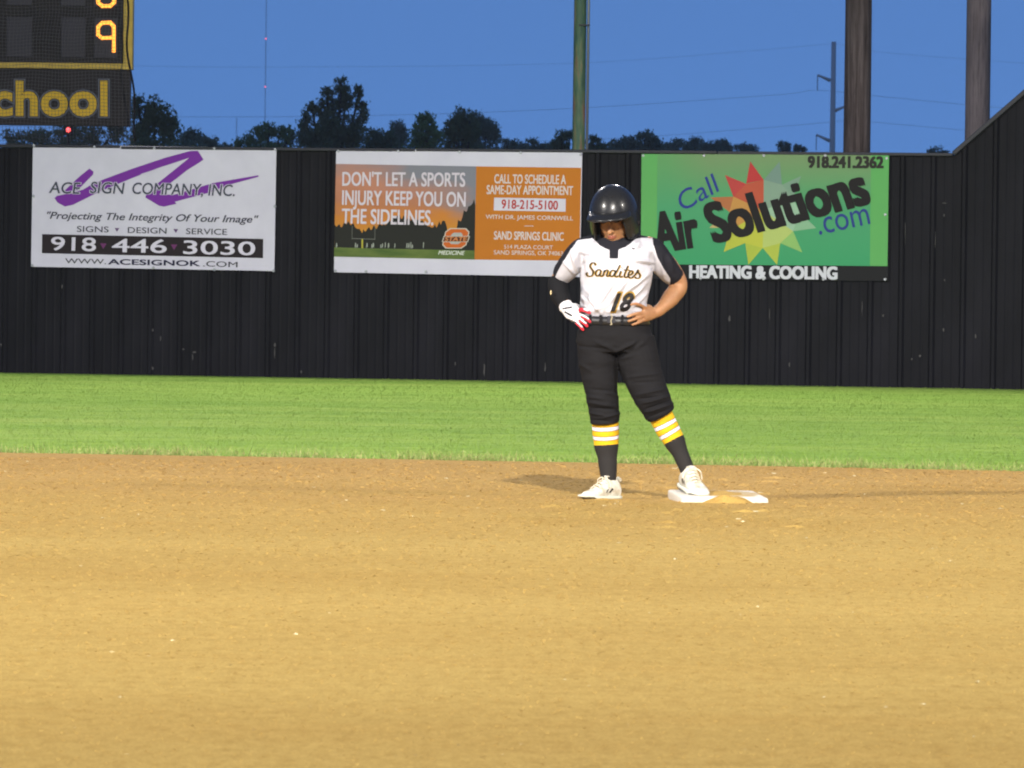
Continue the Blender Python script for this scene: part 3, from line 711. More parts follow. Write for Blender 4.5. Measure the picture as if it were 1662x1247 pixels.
tree([(776, 198, 15, 16), (788, 208, 18, 20), (797, 222, 15, 18), (770, 220, 18, 20), (785, 280, 34, 50)], 500, M_LEAF[1], 'rounded bluish tree leaning on the right side of the broad dark tree')
tree([(822, 232, 9, 9), (835, 236, 9, 7), (828, 260, 20, 24)], 560, M_LEAF[1], 'tiny low tree just right of the rounded bluish tree')
tree([(863, 231, 11, 8), (877, 237, 10, 6), (868, 262, 20, 26)], 560, M_LEAF[1], 'small low tree midway between the bluish tree and the green pole')
tree([(912, 228, 14, 12), (925, 221, 9, 8), (902, 234, 9, 8), (916, 262, 24, 30)], 470, M_LEAF[0], 'spiky small tree touching the left side of the green pole')
tree([(962, 230, 13, 10), (972, 237, 14, 8), (958, 262, 22, 30)], 470, M_LEAF[0], 'spiky small tree on the right side of the green pole')
tree([(1005, 234, 14, 9), (1022, 229, 14, 10), (1047, 224, 17, 12), (1062, 232, 15, 11), (1035, 262, 44, 32)], 500, M_LEAF[1], 'long low dark tree above the gap between two signs')
tree([(1098, 234, 14, 9), (1085, 237, 10, 8), (1095, 262, 22, 28)], 620, M_LEAF[1], 'low tree second from the left above the green sign')
tree([(1127, 233, 15, 10), (1115, 238, 10, 8), (1124, 262, 22, 28)], 600, M_LEAF[1], 'low rounded tree above the word on the green sign')
tree([(1170, 235, 14, 9), (1152, 238, 12, 8), (1183, 240, 8, 7), (1168, 262, 26, 28)], 640, M_LEAF[1], 'flat topped low tree over the starburst')
tree([(1269, 237, 7, 9), (1278, 237, 6, 8), (1272, 262, 10, 28)], 640, M_LEAF[1], 'small pointed double tree over the right half of the green sign')
tree([(1294, 240, 7, 7), (1304, 243, 5, 4), (1296, 262, 12, 24)], 640, M_LEAF[1], 'very small tree left of the transmission pole')
tree([(250, 180, 17, 22), (235, 195, 16, 30), (268, 205, 20, 26), (280, 215, 14, 22), (225, 172, 12, 22), (228, 225, 20, 24), (255, 280, 60, 60)], 300, M_LEAF[0], 'large dark tree just right of the scoreboard', .16)
tree([(315, 222, 18, 12), (335, 228, 16, 10), (300, 225, 12, 14), (345, 234, 8, 6), (318, 262, 40, 34)], 380, M_LEAF[1], 'low bushy tree between the dark tree and the radio mast')
tree([(402, 226, 12, 10), (420, 216, 12, 13), (437, 211, 14, 12), (455, 215, 14, 12), (468, 222, 12, 14), (388, 235, 9, 6), (430, 262, 60, 40)], 430, M_LEAF[2], 'low wide tree left of the tallest tree')
tree([(60, 222, 30, 16), (20, 226, 20, 12), (110, 218, 22, 18), (150, 215, 20, 20), (185, 212, 20, 24), (100, 262, 100, 40)], 330, M_LEAF[0], 'dark tree seen through the net under the scoreboard', .16)
tree([(1512, 246, 8, 3), (1530, 247, 9, 3), (1520, 262, 18, 22)], 700, M_LEAF[1], 'faint tree top just over the fence where it starts to climb')
for x, w_, Y, d_ in ((360, 26, 520, 'low faint bush left of the short mast'), (845, 22, 600, 'low bush joining the tiny trees right of the broad tree'), (893, 18, 620, 'low bush left of the spiky tree by the green pole'),
                     (990, 22, 600, 'low bush right of the green pole'), (1078, 20, 640, 'low bush over the left corner of the green sign'), (1148, 18, 640, 'low bush between the rounded trees over the green sign'), (1212, 20, 680, 'faint low bush over the middle of the green sign')):
    tree([(x - w_ * .5, 241, w_ * .6, 6), (x, 239, w_ * .6, 6.5), (x + w_ * .5, 241, w_ * .6, 6), (x, 262, w_ * 1.2, 22)], Y, M_LEAF[1], d_)
for (x, dx, Y) in ((-120, 60, 400), (-260, 80, 420), (1760, 70, 500), (1900, 60, 480)):
    tree([(x, 215, dx * .5, 24), (x + 30, 225, dx * .4, 20), (x, 280, dx, 60)], Y, M_LEAF[0], '%s dark tree outside the picture at the %s' % ('nearer' if abs(x - 831) < 1000 else 'farther', 'left' if x < 0 else 'right'))

# ------------------------------------------------------------------ scoreboard with net
YS = 72.5; sc_ = YS / FPX
def sp(cx, cy, d=0): q = P(cx / 3.4625, cy / 3.4625, YS); return Vector((q.x, YS + d, q.z))
bd = empty('scoreboard', (P(-200, 438, YS).x, YS, 0)); tag(bd, 'dark scoreboard with a yellow frame, glowing amber digits and gold lettering', 'scoreboard')
O = Vector((bd.location.x, bd.location.y, 0))
def sbox(name, x0, y0, x1, y1, d0, d1, mat):
    a, b = sp(x0, y0), sp(x1, y1); a.z, b.z = sp(430, y0).z, sp(430, y1).z; bm = bmesh.new(); add_box(bm, ((a.x + b.x) / 2 - O.x, (d0 + d1) / 2, (a.z + b.z) / 2), (abs(b.x - a.x), abs(d1 - d0), abs(a.z - b.z)), bevel=.004)
    return from_bm(name, bm, mat, bd)
M_SB, t_, b_ = newmat('scoreboard_black', .5, (.022, .020, .018), .15)
n_ = noise_tex(t_, 4, 4); t_.links.new(ramp(t_, n_, [(.3, (.008, .007, .007)), (.7, (.018, .015, .014))]), b_.inputs['Base Color'])
M_SBG, t_, b_ = newmat('scoreboard_window', .4, (.030, .028, .034), .2)
M_YEL, t_, b_ = newmat('yellow_frame_paint', .5, (.40, .27, .025), .4)
n_ = noise_tex(t_, 9, 4); t_.links.new(ramp(t_, n_, [(.3, (.50, .33, .025)), (.7, (.66, .45, .045))]), b_.inputs['Base Color'])
sbox('cabinet', -2600, -1500, 722, 372, 0, .25, M_SB)
sbox('frame', -2600, 356, 744, 388, -.03, .255, M_YEL); sbox('frame', 714, -1500, 744, 355.5, -.03, .255, M_YEL)
sbox('name_panel', -2600, 389, 730, 708, .01, .20, M_SB)
for r0 in (100, -190, -480):
    for (x0, x1) in ((40, 180), (345, 480), (530, 660), (-260, -120), (-560, -420)):
        sbox('digit_window', x0, r0, x1, r0 + 225, -.012, .002, M_SBG)
M_LED = bpy.data.materials.new('amber_led'); M_LED.use_nodes = True; b_ = M_LED.node_tree.nodes['Principled BSDF']
b_.inputs['Base Color'].default_value = (.3, .1, .01, 1); b_.inputs['Emission Color'].default_value = (1, .34, .045, 1); b_.inputs['Emission Strength'].default_value = 2.5
def digit(paths):
    bm = bmesh.new()
    for pth in paths:
        for (x0, y0), (x1, y1) in zip(pth, pth[1:]):
            L = math.hypot(x1 - x0, y1 - y0); k = max(1, round(L / 11.5))
            for i in range(k + 1):
                for o in (-4.5, 4.5):
                    nx, ny = -(y1 - y0) / L * o, (x1 - x0) / L * o
                    q = sp(x0 + (x1 - x0) * i / k + nx, y0 + (y1 - y0) * i / k + ny, -.02) - O
                    bmesh.ops.create_icosphere(bm, subdivisions=1, radius=.0135, matrix=Matrix.Translation(q))
    from_bm('digit', bm, M_LED, bd)
digit([[(575, 130), (620, 128), (640, 150), (640, 205), (640, 290)], [(575, 130), (552, 152), (552, 198), (575, 215), (632, 212)]])
digit([[(552, -40), (552, 15), (575, 35), (620, 35), (642, 15), (642, -40), (620, -62), (575, -62), (552, -40)], [(575, -62), (552, -84), (552, -130), (575, -150), (620, -150), (642, -130), (642, -84), (620, -62)]])
for (bold, colr, dd) in ((.085, (.035, .04, .05), -.004), (.068, (.20, .21, .22), -.006), (.052, (.02, .025, .04), -.008), (.034, (.78, .50, .04), -.011)):
    V, F = text_mesh('School', bold, 0, 1.06); b0 = text_mesh('School', .034, 0, 1.06)[0]
    b1 = text_mesh('chool', .034, 0, 1.06)[0]; w_full = b0[:, 0].max() - b0[:, 0].min(); w_vis = b1[:, 0].max() - b1[:, 0].min()
    kx = (606 + 48) / w_vis; p = np.stack([606 - (b0[:, 0].max() - V[:, 0]) * kx, 645 - V[:, 1] / CAP * 182], 1)
    q = [sp(a, b, dd) - O for a, b in p]; mesh('lettering', q, F, flat(colr), bd)
for px in (-90, -480):
    bm = bmesh.new(); x = P(px, 100, YS).x - O.x; add_box(bm, (x, .42, 4.2), (.2, .3, 8.4), bevel=.01); from_bm('post', bm, M_GALV, bd)
bm = bmesh.new(); add_box(bm, ((sp(-2600, 0).x + sp(722, 0).x) / 2 - O.x, .26 + .005, 4.6), ((sp(722, 0).x - sp(-2600, 0).x) * .98, .008, .12)); from_bm('rail', bm, M_GALV, bd)
# net hanging in front of it
M_NET, t_, b_ = newmat('net_cord', .9, (.085, .085, .09), .1)
YN = 71.2; V = []
nroot = empty('safety_net', (P(0, 438, YN).x, YN, 0)); tag(nroot, 'pale square mesh safety net hanging in front of the scoreboard', 'net')
def npt(u, v):      # u across in px, v px row
    sag = 5 * math.sin(v / 47 + u / 60) + 3 * math.sin(u / 31) + 2.0 * math.sin(v / 19 + 1)
    q = P(u + (sag * .55), v + 1.6 * math.sin(u / 17 + v / 70), YN); q.y += .08 * math.sin(u / 40 + v / 35) + .05 * math.sin(v / 13)
    q.x += 0; return np.array(q - nroot.location)
def redge(v): return 207 + max(0, (v - 30)) * .055 + 2 * math.sin(v / 20)
def strip(pts, wd):
    for a, b in zip(pts, pts[1:]):
        t = b - a; L = np.linalg.norm(t); s_ = np.cross(t / L, [0, 1, 0]) * wd / 2; d_ = np.array([0, wd * .5, 0])
        V.extend([a - s_, b - s_, b + s_, a + s_]); V.extend([a - d_, b - d_, b + d_, a + d_])
u = -60.0
while u < 222:
    pts = [npt(u, v) for v in np.arange(-40, 237, 8) if u <= redge(v)]
    if len(pts) > 1: strip(pts, .0034)
    u += 5.6
v = -40.0
while v < 236:
    strip([npt(uu, v) for uu in np.append(np.arange(-60, redge(v), 8), redge(v))], .0034); v += 5.6
ob = tris('net_mesh', np.array(V).reshape(-1, 3), M_NET, nroot, 4); ob['kind'] = 'stuff'
bm = bmesh.new(); p_ = [Vector(npt(redge(v), v)) for v in range(-40, 240, 10)]; add_rings(bm, limb_rings(p_, [.011] * len(p_), 6)); from_bm('edge_rope', bm, M_BLK, nroot, True)
# small red signal light far away under the board
q = P(111, 211, 250); rt = empty('signal_light', (q.x, 250, 0)); tag(rt, 'small red signal light glowing under the scoreboard', 'signal light')
bm = bmesh.new(); add_cyl(bm, (0, 0, 0), (0, 0, q.z - .16), .06, .05, 8); from_bm('post', bm, M_BARK, rt)
bm = bmesh.new(); add_box(bm, (0, .05, q.z), (.34, .2, .42), bevel=.02); from_bm('housing', bm, M_SB, rt)
bm = bmesh.new(); add_ell(bm, (0, -.06, q.z), (.085, .05, .085), u=12, v=8); from_bm('lens', bm, M_RED, rt)
# thin evening haze in the floodlit air
bm = bmesh.new(); add_box(bm, (0, 1000, 69), (2600, 2300, 142)); hz = from_bm('haze', bm, None)
m = bpy.data.materials.new('haze'); m.use_nodes = True; t = m.node_tree; t.nodes.clear()
o_ = t.nodes.new('ShaderNodeOutputMaterial'); v_ = t.nodes.new('ShaderNodeVolumePrincipled'); v_.inputs['Density'].default_value = .00013; v_.inputs['Color'].default_value = (.86, .92, 1, 1)
t.links.new(v_.outputs[0], o_.inputs['Volume']); hz.data.materials.append(m); tag(hz, 'thin blue evening haze over the field and trees', 'haze', kind='stuff')
#PLAYER
# ------------------------------------------------------------------ base plate
BY = 32.42
bc = G(1106.4, 816.8)
bpl = empty('base_plate', bc, (R(3.0), R(.3), R(8))); tag(bpl, 'white square second base with clay smeared over its middle, under the player\'s foot', 'base')
def base_mat():
    m, t, b = newmat('base_rubber', .6, (.74, .71, .64), .4)
    tcn = t.nodes.new('ShaderNodeTexCoord'); sx = t.nodes.new('ShaderNodeSeparateXYZ'); t.links.new(tcn.outputs['Object'], sx.inputs[0])
    n = noise_tex(t, 14, 5, .65)
    # clay lies in a patch over the middle of the top and down the front face
    def rng_(o, a, b_, c, d):
        q = node(t, 'ShaderNodeMapRange', i_1=a, i_2=b_, i_3=c, i_4=d); t.links.new(o, q.inputs[0]); return q.outputs[0]
    vm = t.nodes.new('ShaderNodeVectorMath'); vm.operation = 'SUBTRACT'; vm.inputs[1].default_value = (.235, .235, 0); t.links.new(tcn.outputs['Object'], vm.inputs[0])
    vs = t.nodes.new('ShaderNodeVectorMath'); vs.operation = 'MULTIPLY'; vs.inputs[1].default_value = (5.6, 5.6, 0); t.links.new(vm.outputs[0], vs.inputs[0])
    ln = t.nodes.new('ShaderNodeVectorMath'); ln.operation = 'LENGTH'; t.links.new(vs.outputs[0], ln.inputs[0])
    a = t.nodes.new('ShaderNodeMath'); a.operation = 'MULTIPLY_ADD'; a.inputs[1].default_value = 1.1; t.links.new(n, a.inputs[0]); t.links.new(ln.outputs['Value'], a.inputs[2])
    f = ramp(t, a.outputs[0], [(.0, BW(1)), (.999, BW(1))]); 
    mr = rng_(a.outputs[0], 1.42, 1.62, 1.0, 0.0)
    c = mixc(t, mr, (.60, .56, .48), (.40, .27, .08))
    c = mixc(t, .5, c, ramp(t, n, [(.3, (.86, .80, .70)), (.6, (1.05, 1.05, 1.05))]), 'MULTIPLY')
    t.links.new(c, b.inputs['Base Color']); bump(t, b, n, .3, .004); return m
bm = bmesh.new(); add_box(bm, (.21, .21, .002), (.42, .42, .054), bevel=.012); from_bm('plate', bm, base_mat(), bpl, True)
# clay heaped against the plate's front and lying on its middle
def mound(name, cx, cy, rx, ry, h, z0, par, n=36, m=12):
    V, F = [], []
    for j in range(m + 1):
        r_ = j / m
        for i in range(n):
            a = 2 * math.pi * i / n; k = 1 + .12 * noise.noise(Vector((math.cos(a) * 1.5, math.sin(a) * 1.5, cx * 9)))
            x, y = cx + math.cos(a) * rx * r_ * k, cy + math.sin(a) * ry * r_ * k
            z = z0 + h * (.5 + .5 * math.cos(math.pi * r_)) * (1 + .35 * noise.noise(Vector((x * 18, y * 18, 2)))) - .006 * r_
            V.append((x, y, z))
    for j in range(m):
        for i in range(n): F.append((j * n + i, (j + 1) * n + i, (j + 1) * n + (i + 1) % n, j * n + (i + 1) % n))
    return mesh(name, V, F, M_DIRT, par, True)
mound('clay_heap', .215, -.040, .200, .125, .050, -.004, bpl)
mound('clay_smear', .215, .235, .182, .176, .012, .0298, bpl)

# scuffed clay kicked up round the base
SV, SF = [], []
for k in range(34):
    q = G(rng.uniform(880, 1340), rng.uniform(776, 860)); o_ = mound('tmp', 0, 0, rng.uniform(.03, .10), rng.uniform(.05, .16), rng.uniform(.004, .013), .001, None, 18, 6)
    b0 = len(SV); M_ = Matrix.Translation((q.x, q.y, .003)) @ Matrix.Rotation(rng.uniform(0, 3), 4, 'Z')
    SV += [tuple(M_ @ v.co) for v in o_.data.vertices]; SF += [tuple(b0 + i for i in p.vertices) for p in o_.data.polygons]; bpy.data.objects.remove(o_)
tag(mesh('clay_scuffs', SV, SF, M_DIRT, None, True), 'low scuffs of kicked up clay on the infield around the base', 'dirt', kind='stuff')

# ------------------------------------------------------------------ the player
Y0 = 32.75; PXM = FPX / Y0
def B(px, py, d=0.0): return P(px, py, Y0 + d)
root_o = G(1030, 806); root_o.z = .004
person = empty('person', root_o)
tag(person, 'softball player in black helmet and white jersey, hands on hips, one foot on the base', 'person')
RO = Vector(person.location)
def M1(c1, c2, d=0.0): return B(860 + c1 / 4.453, 280 + c2 / 4.453, d)
def remesh_np(bm, voxel, smooth=4, fac=.5):
    bmesh.ops.triangulate(bm, faces=bm.faces)
    me = bpy.data.meshes.new('tmp'); bm.to_mesh(me); bm.free()
    o = bpy.data.objects.new('tmp', me); COL.objects.link(o)
    md = o.modifiers.new('r', 'REMESH'); md.mode = 'VOXEL'; md.voxel_size = voxel
    ms = o.modifiers.new('s', 'SMOOTH'); ms.iterations = smooth; ms.factor = fac
    e = o.evaluated_get(bpy.context.evaluated_depsgraph_get()); m2 = bpy.data.meshes.new_from_object(e)
    bpy.data.objects.remove(o); bpy.data.meshes.remove(me)
    return m2
def get_v(me):
    v = np.empty(len(me.vertices) * 3, np.float32); me.vertices.foreach_get('co', v); return v.reshape(-1, 3).astype(float)
def get_n(me):
    v = np.empty(len(me.vertices) * 3, np.float32); me.vertices.foreach_get('normal', v); return v.reshape(-1, 3).astype(float)
def finish(me, name, V, mats, attrs=None, parent=None):
    for k, a in (attrs or {}).items():
        at = me.attributes.new(k, 'FLOAT' if a.ndim == 1 else 'FLOAT_VECTOR', 'POINT')
        at.data.foreach_set('value' if a.ndim == 1 else 'vector', np.asarray(a, np.float32).ravel())
    W = V - np.array(RO); me.vertices.foreach_set('co', W.astype(np.float32).ravel()); me.update()
    me.polygons.foreach_set('use_smooth', [True] * len(me.polygons)); me.materials.clear(); me.name = name
    for m in mats: me.materials.append(m)
    return link(name, me, None, parent or person)
def attr_fac(t, name, a, b):
    n = t.nodes.new('ShaderNodeAttribute'); n.attribute_name = name
    q = node(t, 'ShaderNodeMapRange', i_1=a, i_2=b, i_3=0.0, i_4=1.0); t.links.new(n.outputs['Fac'], q.inputs[0]); return q.outputs[0]

# --- materials
def skin_mat():
    m, t, b = newmat('skin', .5, (.40, .21, .125), .4)
    n = noise_tex(t, 30, 4, .6); c = ramp(t, n, [(.3, (.27, .130, .056)), (.7, (.35, .175, .080))])
    c = mixc(t, attr_fac(t, 'lip', 0, 1), c, (.30, .085, .065)); c = mixc(t, attr_fac(t, 'dark', 0, 1), c, (.02, .014, .012))
    t.links.new(c, b.inputs['Base Color']); b.inputs['Subsurface Weight'].default_value = .12; b.inputs['Subsurface Radius'].default_value = (.012, .004, .002)
    b.inputs['Subsurface Scale'].default_value = .5
    return m
M_SKIN = skin_mat()
def fabric(name, col, rough=.85, wv=420, attr=None, col2=None, rng2=(-.0006, .0006), bs=.15):
    m, t, b = newmat(name, rough, col, .12)
    n = noise_tex(t, 9, 4, .6); f = noise_tex(t, wv, 2, .6)
    c = mixc(t, .35, col, ramp(t, n, [(.3, BW(.75)), (.7, BW(1.1))]), 'MULTIPLY')
    if attr:
        c2 = mixc(t, .35, col2, ramp(t, n, [(.3, BW(.75)), (.7, BW(1.1))]), 'MULTIPLY'); c = mixc(t, attr_fac(t, attr, *rng2), c, c2)
    t.links.new(c, b.inputs['Base Color']); b.inputs['Sheen Weight'].default_value = .0; bump(t, b, f, bs, .002); return m
M_JER = fabric('jersey_cloth', (.45, .44, .47), attr='panel', col2=(.012, .012, .016), rng2=(-.0012, .0012))
M_PANT = fabric('pants_cloth', (.0095, .009, .0098), .85)
M_BLKC = fabric('black_cloth', (.008, .008, .009), .8)
M_BELT, t_, b_ = newmat('belt', .45, (.012, .012, .013), .5)

# --- body (one continuous skinned figure)
bm = bmesh.new(); s = 1 / PXM
def rad(*a): return [tuple(x * s for x in r) if isinstance(r, tuple) else r * s for r in a]
# trunk and neck
add_limb(bm, [B(996, 545), B(996, 510), B(998, 470), B(1000, 430), B(1000, 405)], rad((50, 34), (44, 32), (48, 34), (50, 34), (40, 26)), 24)
add_limb(bm, [B(965, 405, .01), B(1000, 398, .015), B(1040, 405, .01)], rad(16, 19, 16), 16)
add_limb(bm, [B(1000, 410, .02), B(998, 388, .0), B(995, 366, -.015)], rad((22, 22), (18, 20), (18, 22)), 18)
# head in its own frame: face looks along -y
HR = Euler((R(19), R(-3), R(-15)), 'XYZ').to_matrix()
H0 = B(995.5, 351, -.015)
def Hd(x, y, z): return H0 + HR @ Vector((x, y, z))
def hell(c, r): add_ell(bm, Hd(*c), r, HR, 24, 16)
hell((0, .012, .025), (.074, .092, .100)); hell((0, -.026, -.030), (.062, .060, .080)); hell((0, -.045, -.095), (.039, .037, .028)); hell((0, -.062, -.116), (.022, .018, .016))
for sx_ in (-1, 1):
    hell((sx_ * .034, -.058, -.030), (.022, .020, .022)); hell((sx_ * .043, -.020, -.066), (.022, .036, .022)); hell((sx_ * .074, .005, -.012), (.010, .016, .030)); hell((sx_ * .012, -.094, -.046), (.0085, .010, .0075))
add_limb(bm, [Hd(0, -.082, .008), Hd(0, -.096, -.022), Hd(0, -.108, -.048)], [.009, .0105, .012], 12, 4)
hell((0, -.080, -.073), (.025, .013, .006)); hell((0, -.078, -.084), (.021, .013, .007)); hell((0, -.066, .022), (.052, .018, .010))
# legs
JH = {'l': [(966, 548, .0, 29), (971, 600, -.01, 24), (977, 642, -.03, 19), (981, 680, -.01, 18), (984, 718, .01, 17.5), (986, 750, .0, 12), (987, 775, -.01, 10.5)],
      'r': [(1026, 548, .0, 30), (1038, 600, -.025, 25), (1058, 645, -.06, 19), (1072, 678, -.05, 16), (1092, 715, -.04, 16), (1106, 742, -.05, 11), (1116, 764, -.06, 10)]}
for k_, J in JH.items(): add_limb(bm, [B(x, y, d) for x, y, d, r in J], rad(*[r for *_, r in J]), 16, 5)
# arms
AL = [(952, 402, .02, 18), (930, 425, .06, 17), (908, 455, .115, 14.5), (908, 474, .07, 14), (917, 492, .02, 10.5), (922, 501, .0, 9)]
AR = [(1052, 402, .02, 19), (1080, 430, .05, 18.5), (1101, 461, .085, 15), (1090, 482, .05, 14.3), (1073, 501, .0, 10), (1063, 508, -.02, 9)]
for J in (AL, AR): add_limb(bm, [B(x, y, d) for x, y, d, r in J], rad(*[r for *_, r in J]), 18, 6)
# bare hand on the hip: palm, four fingers, thumb behind
def hand(bm, palm, fingers, pr, k=1.0):
    add_limb(bm, [B(*p) for p in palm], rad(*pr), 14, 5)
    for f, r in fingers: add_limb(bm, [B(*p) for p in f], [q * k for q in r], 10, 4)
FR = [.0088, .0086, .0080, .0066]
hand(bm, [(1063, 508, -.02), (1052, 509, -.055), (1043, 511, -.085)], [
    ([(1050, 502, -.07), (1040, 496, -.105), (1031, 493.5, -.122), (1024, 495, -.128)], FR),
    ([(1044, 508, -.09), (1035, 509, -.118), (1027, 511, -.134), (1019, 514, -.138)], [.0090, .0088, .0082, .0068]),
    ([(1044, 514, -.088), (1036, 516, -.116), (1028, 519, -.132), (1020, 521.5, -.136)], FR),
    ([(1046, 519, -.082), (1039, 522.5, -.108), (1032, 525.5, -.124), (1026, 527.5, -.128)], [.0080, .0078, .0072, .0060]),
    ([(1061, 504, -.01), (1054, 498, .03), (1046, 497, .055), (1038, 499, .07)], [.0105, .0098, .0088, .007])],
    [(9, 8), (12.5, 7), (12.5, 6)])
# right hand (inside the glove)
GP = [(921, 500, .0), (928, 507, -.035), (936, 513, -.062)]
GF = [([(934, 505, -.05), (943, 503, -.082), (950, 504.5, -.098), (957, 508, -.104)], FR),
      ([(937, 511, -.062), (945, 513.5, -.09), (952, 517.5, -.104), (957.5, 522.5, -.106)], [.0090, .0088, .0082, .0068]),
      ([(935, 516, -.06), (942, 520, -.086), (948, 524.5, -.098), (953, 529.5, -.10)], FR),
      ([(931, 519, -.05), (937, 525, -.074), (942, 530, -.086), (946.5, 535.5, -.088)], [.0080, .0078, .0072, .0060]),
      ([(924, 498, .01), (932, 496, .04), (940, 498, .06), (948, 501, .07)], [.0105, .0098, .0088, .007])]
hand(bm, GP, GF, [(9, 8), (12, 7), (12, 6)])
me = remesh_np(bm, .0042, 2)
V = get_v(me); L = (V - np.array(H0)) @ np.array(HR)
lip = np.clip(1 - (np.abs(L[:, 0]) / .026) ** 2 - ((L[:, 2] + .0785) / .0115) ** 2, 0, 1) * (L[:, 1] < -.07)
lip = np.clip(lip * 1.6, 0, .8)
dark = np.zeros(len(V))
for sx_ in (-1, 1):
    dark = np.maximum(dark, np.clip(1.3 - ((L[:, 0] - sx_ * .031) / .014) ** 2 - ((L[:, 2] + .004) / .0055) ** 2, 0, 1) * (L[:, 1] < -.05) * .9)
    dark = np.maximum(dark, np.clip(1.3 - ((L[:, 0] - sx_ * .032) / .021) ** 2 - ((L[:, 2] - .016) / .0045) ** 2, 0, 1) * (L[:, 1] < -.05) * .8)
dark = np.maximum(dark, np.clip(1 - (np.abs(L[:, 0]) / .024) ** 2 - ((L[:, 2] + .0788) / .0016) ** 2, 0, 1) * (L[:, 1] < -.07) * .6)
finish(me, 'body', V, [M_SKIN], {'lip': lip, 'dark': dark})
# eyes under the brim
M_EYE, t_, b_ = newmat('eye', .4, (.05, .035, .028), .3)
for sx_ in (-1, 1):
    bm = bmesh.new(); add_ell(bm, Hd(sx_ * .031, -.0715, -.006) - RO, (.012, .009, .006), HR, 14, 10); from_bm('eye', bm, M_EYE, person, True)
# hair at the nape and over the ears
M_HAIR, t_, b_ = newmat('hair', .6, (.022, .013, .009), .4)
bm = bmesh.new()
for k in range(60):
    a = rng.uniform(-2.3, 2.3); x, y = .072 * math.sin(a), .015 + .075 * math.cos(a)
    p0 = Hd(x, y, -.02); L_ = rng.uniform(.06, .13)
    add_limb(bm, [p0 - RO, Hd(x * 1.02, y * 1.02, -.02 - L_ * .5) - RO, Hd(x * .9, y * .95 + .008, -.02 - L_) - RO], [.006, .006, .002], 6, 3, False)
from_bm('hair', bm, M_HAIR, person, True)

# --- folds: smooth ridges along image-space segments
def fold(V, N, PXS, segs, gain=2.8):
    D = np.zeros(len(V))
    for (x0, y0, x1, y1, wd, amp) in segs:
        a = np.array([x0, y0]); d = np.array([x1 - x0, y1 - y0]); L2 = d @ d
        t = np.clip(((PXS - a) @ d) / L2, 0, 1); q = PXS - (a + t[:, None] * d); r = np.sqrt((q ** 2).sum(1))
        env = np.sin(np.clip(t, 0.04, .96) * math.pi) ** .6
        D += gain * amp * env * np.exp(-(r / wd) ** 2)
    front = np.clip(-N[:, 1] * 1.6 + .3, 0, 1)
    return V + N * (D * front)[:, None]
def fbm(V, sc, seed=0.0, st=(1, 1, 1)):
    o = np.empty(len(V)); st = np.array(st)
    for i, v in enumerate(V * sc * st): o[i] = noise.fractal(Vector(v) + Vector((seed, 0, 0)), .8, 2.0, 3)
    return o

# --- jersey
bm = bmesh.new()
def torso(bm, rows, n=40, e=2.3, dshift=0.0):
    rings = []
    for (y, xl, xr, dh, ds) in rows:
        c = B((xl + xr) / 2, y, ds); rx = (xr - xl) / 2 * s; r = []
        for k in range(n):
            a = 2 * math.pi * k / n; ca, sa = math.cos(a), math.sin(a)
            r.append(c + Vector((rx * math.copysign(abs(ca) ** (2 / e), ca), dh * s * math.copysign(abs(sa) ** (2 / e), sa), 0)))
        rings.append(r)
    add_rings(bm, rings)
torso(bm, [(517, 947, 1046, 38, -.0), (512, 943, 1050, 42, -.0), (505, 942, 1050.5, 43.5, -.0), (490, 942.5, 1050, 43, 0), (472, 943, 1054, 43, -.002), (455, 942.5, 1058, 45, -.008), (440, 942, 1060, 46, -.010),
           (425, 942, 1060, 43, -.004), (410, 943, 1060, 38, .004), (400, 948, 1055, 32, .010), (392, 958, 1044, 26, .014), (386, 970, 1032, 21, .014)])
add_limb(bm, [B(962, 398, .012), B(944, 408, .022), B(930, 424, .045), B(915, 443, .085)], rad(17, 21, 20.5, 18), 24)
add_limb(bm, [B(1040, 398, .012), B(1058, 408, .022), B(1074, 426, .04), B(1091, 446, .065)], rad(17, 22, 21, 18.5), 24)
bm2 = None
me = remesh_np(bm, .0042, 5); V = get_v(me); N = get_n(me); PX = to_px(V)
c1 = lambda x, y: (860 + x / 4.453, 280 + y / 4.453)
def fs(lst): return [(*c1(a, b), *c1(c, d), w_, am) for a, b, c, d, w_, am in lst]
V = fold(V, N, PX, fs([
    (840, 800, 640, 1000, 3.2, .006), (870, 720, 700, 860, 3.5, .005), (800, 940, 560, 1010, 2.6, .005), (850, 870, 720, 990, 2.4, .005), (380, 830, 420, 1010, 3.4, .005), (420, 900, 520, 1020, 3.0, .0045),
    (380, 640, 470, 600, 3.0, .004), (360, 600, 480, 610, 2.4, -.004), (880, 650, 740, 640, 3.0, .005), (895, 680, 760, 650, 2.4, -.004), (360, 560, 380, 760, 3.2, -.006), (885, 560, 890, 720, 3.2, -.006),
    (300, 560, 340, 720, 2.8, .005), (240, 640, 330, 740, 2.4, .004), (950, 600, 970, 760, 2.6, .004), (1000, 600, 1040, 720, 2.6, .004), (470, 1000, 560, 960, 2.4, .004), (600, 800, 470, 1010, 3.0, .0045), (700, 780, 520, 1015, 3.2, .004),
    (450, 480, 480, 560, 3.0, .004), (800, 490, 760, 560, 3.0, .004), (580, 660, 560, 800, 9, -.003)]))
V = V + N * (fbm(V, 13, 1.0, (1, 1, .8)) * .0030)[:, None]
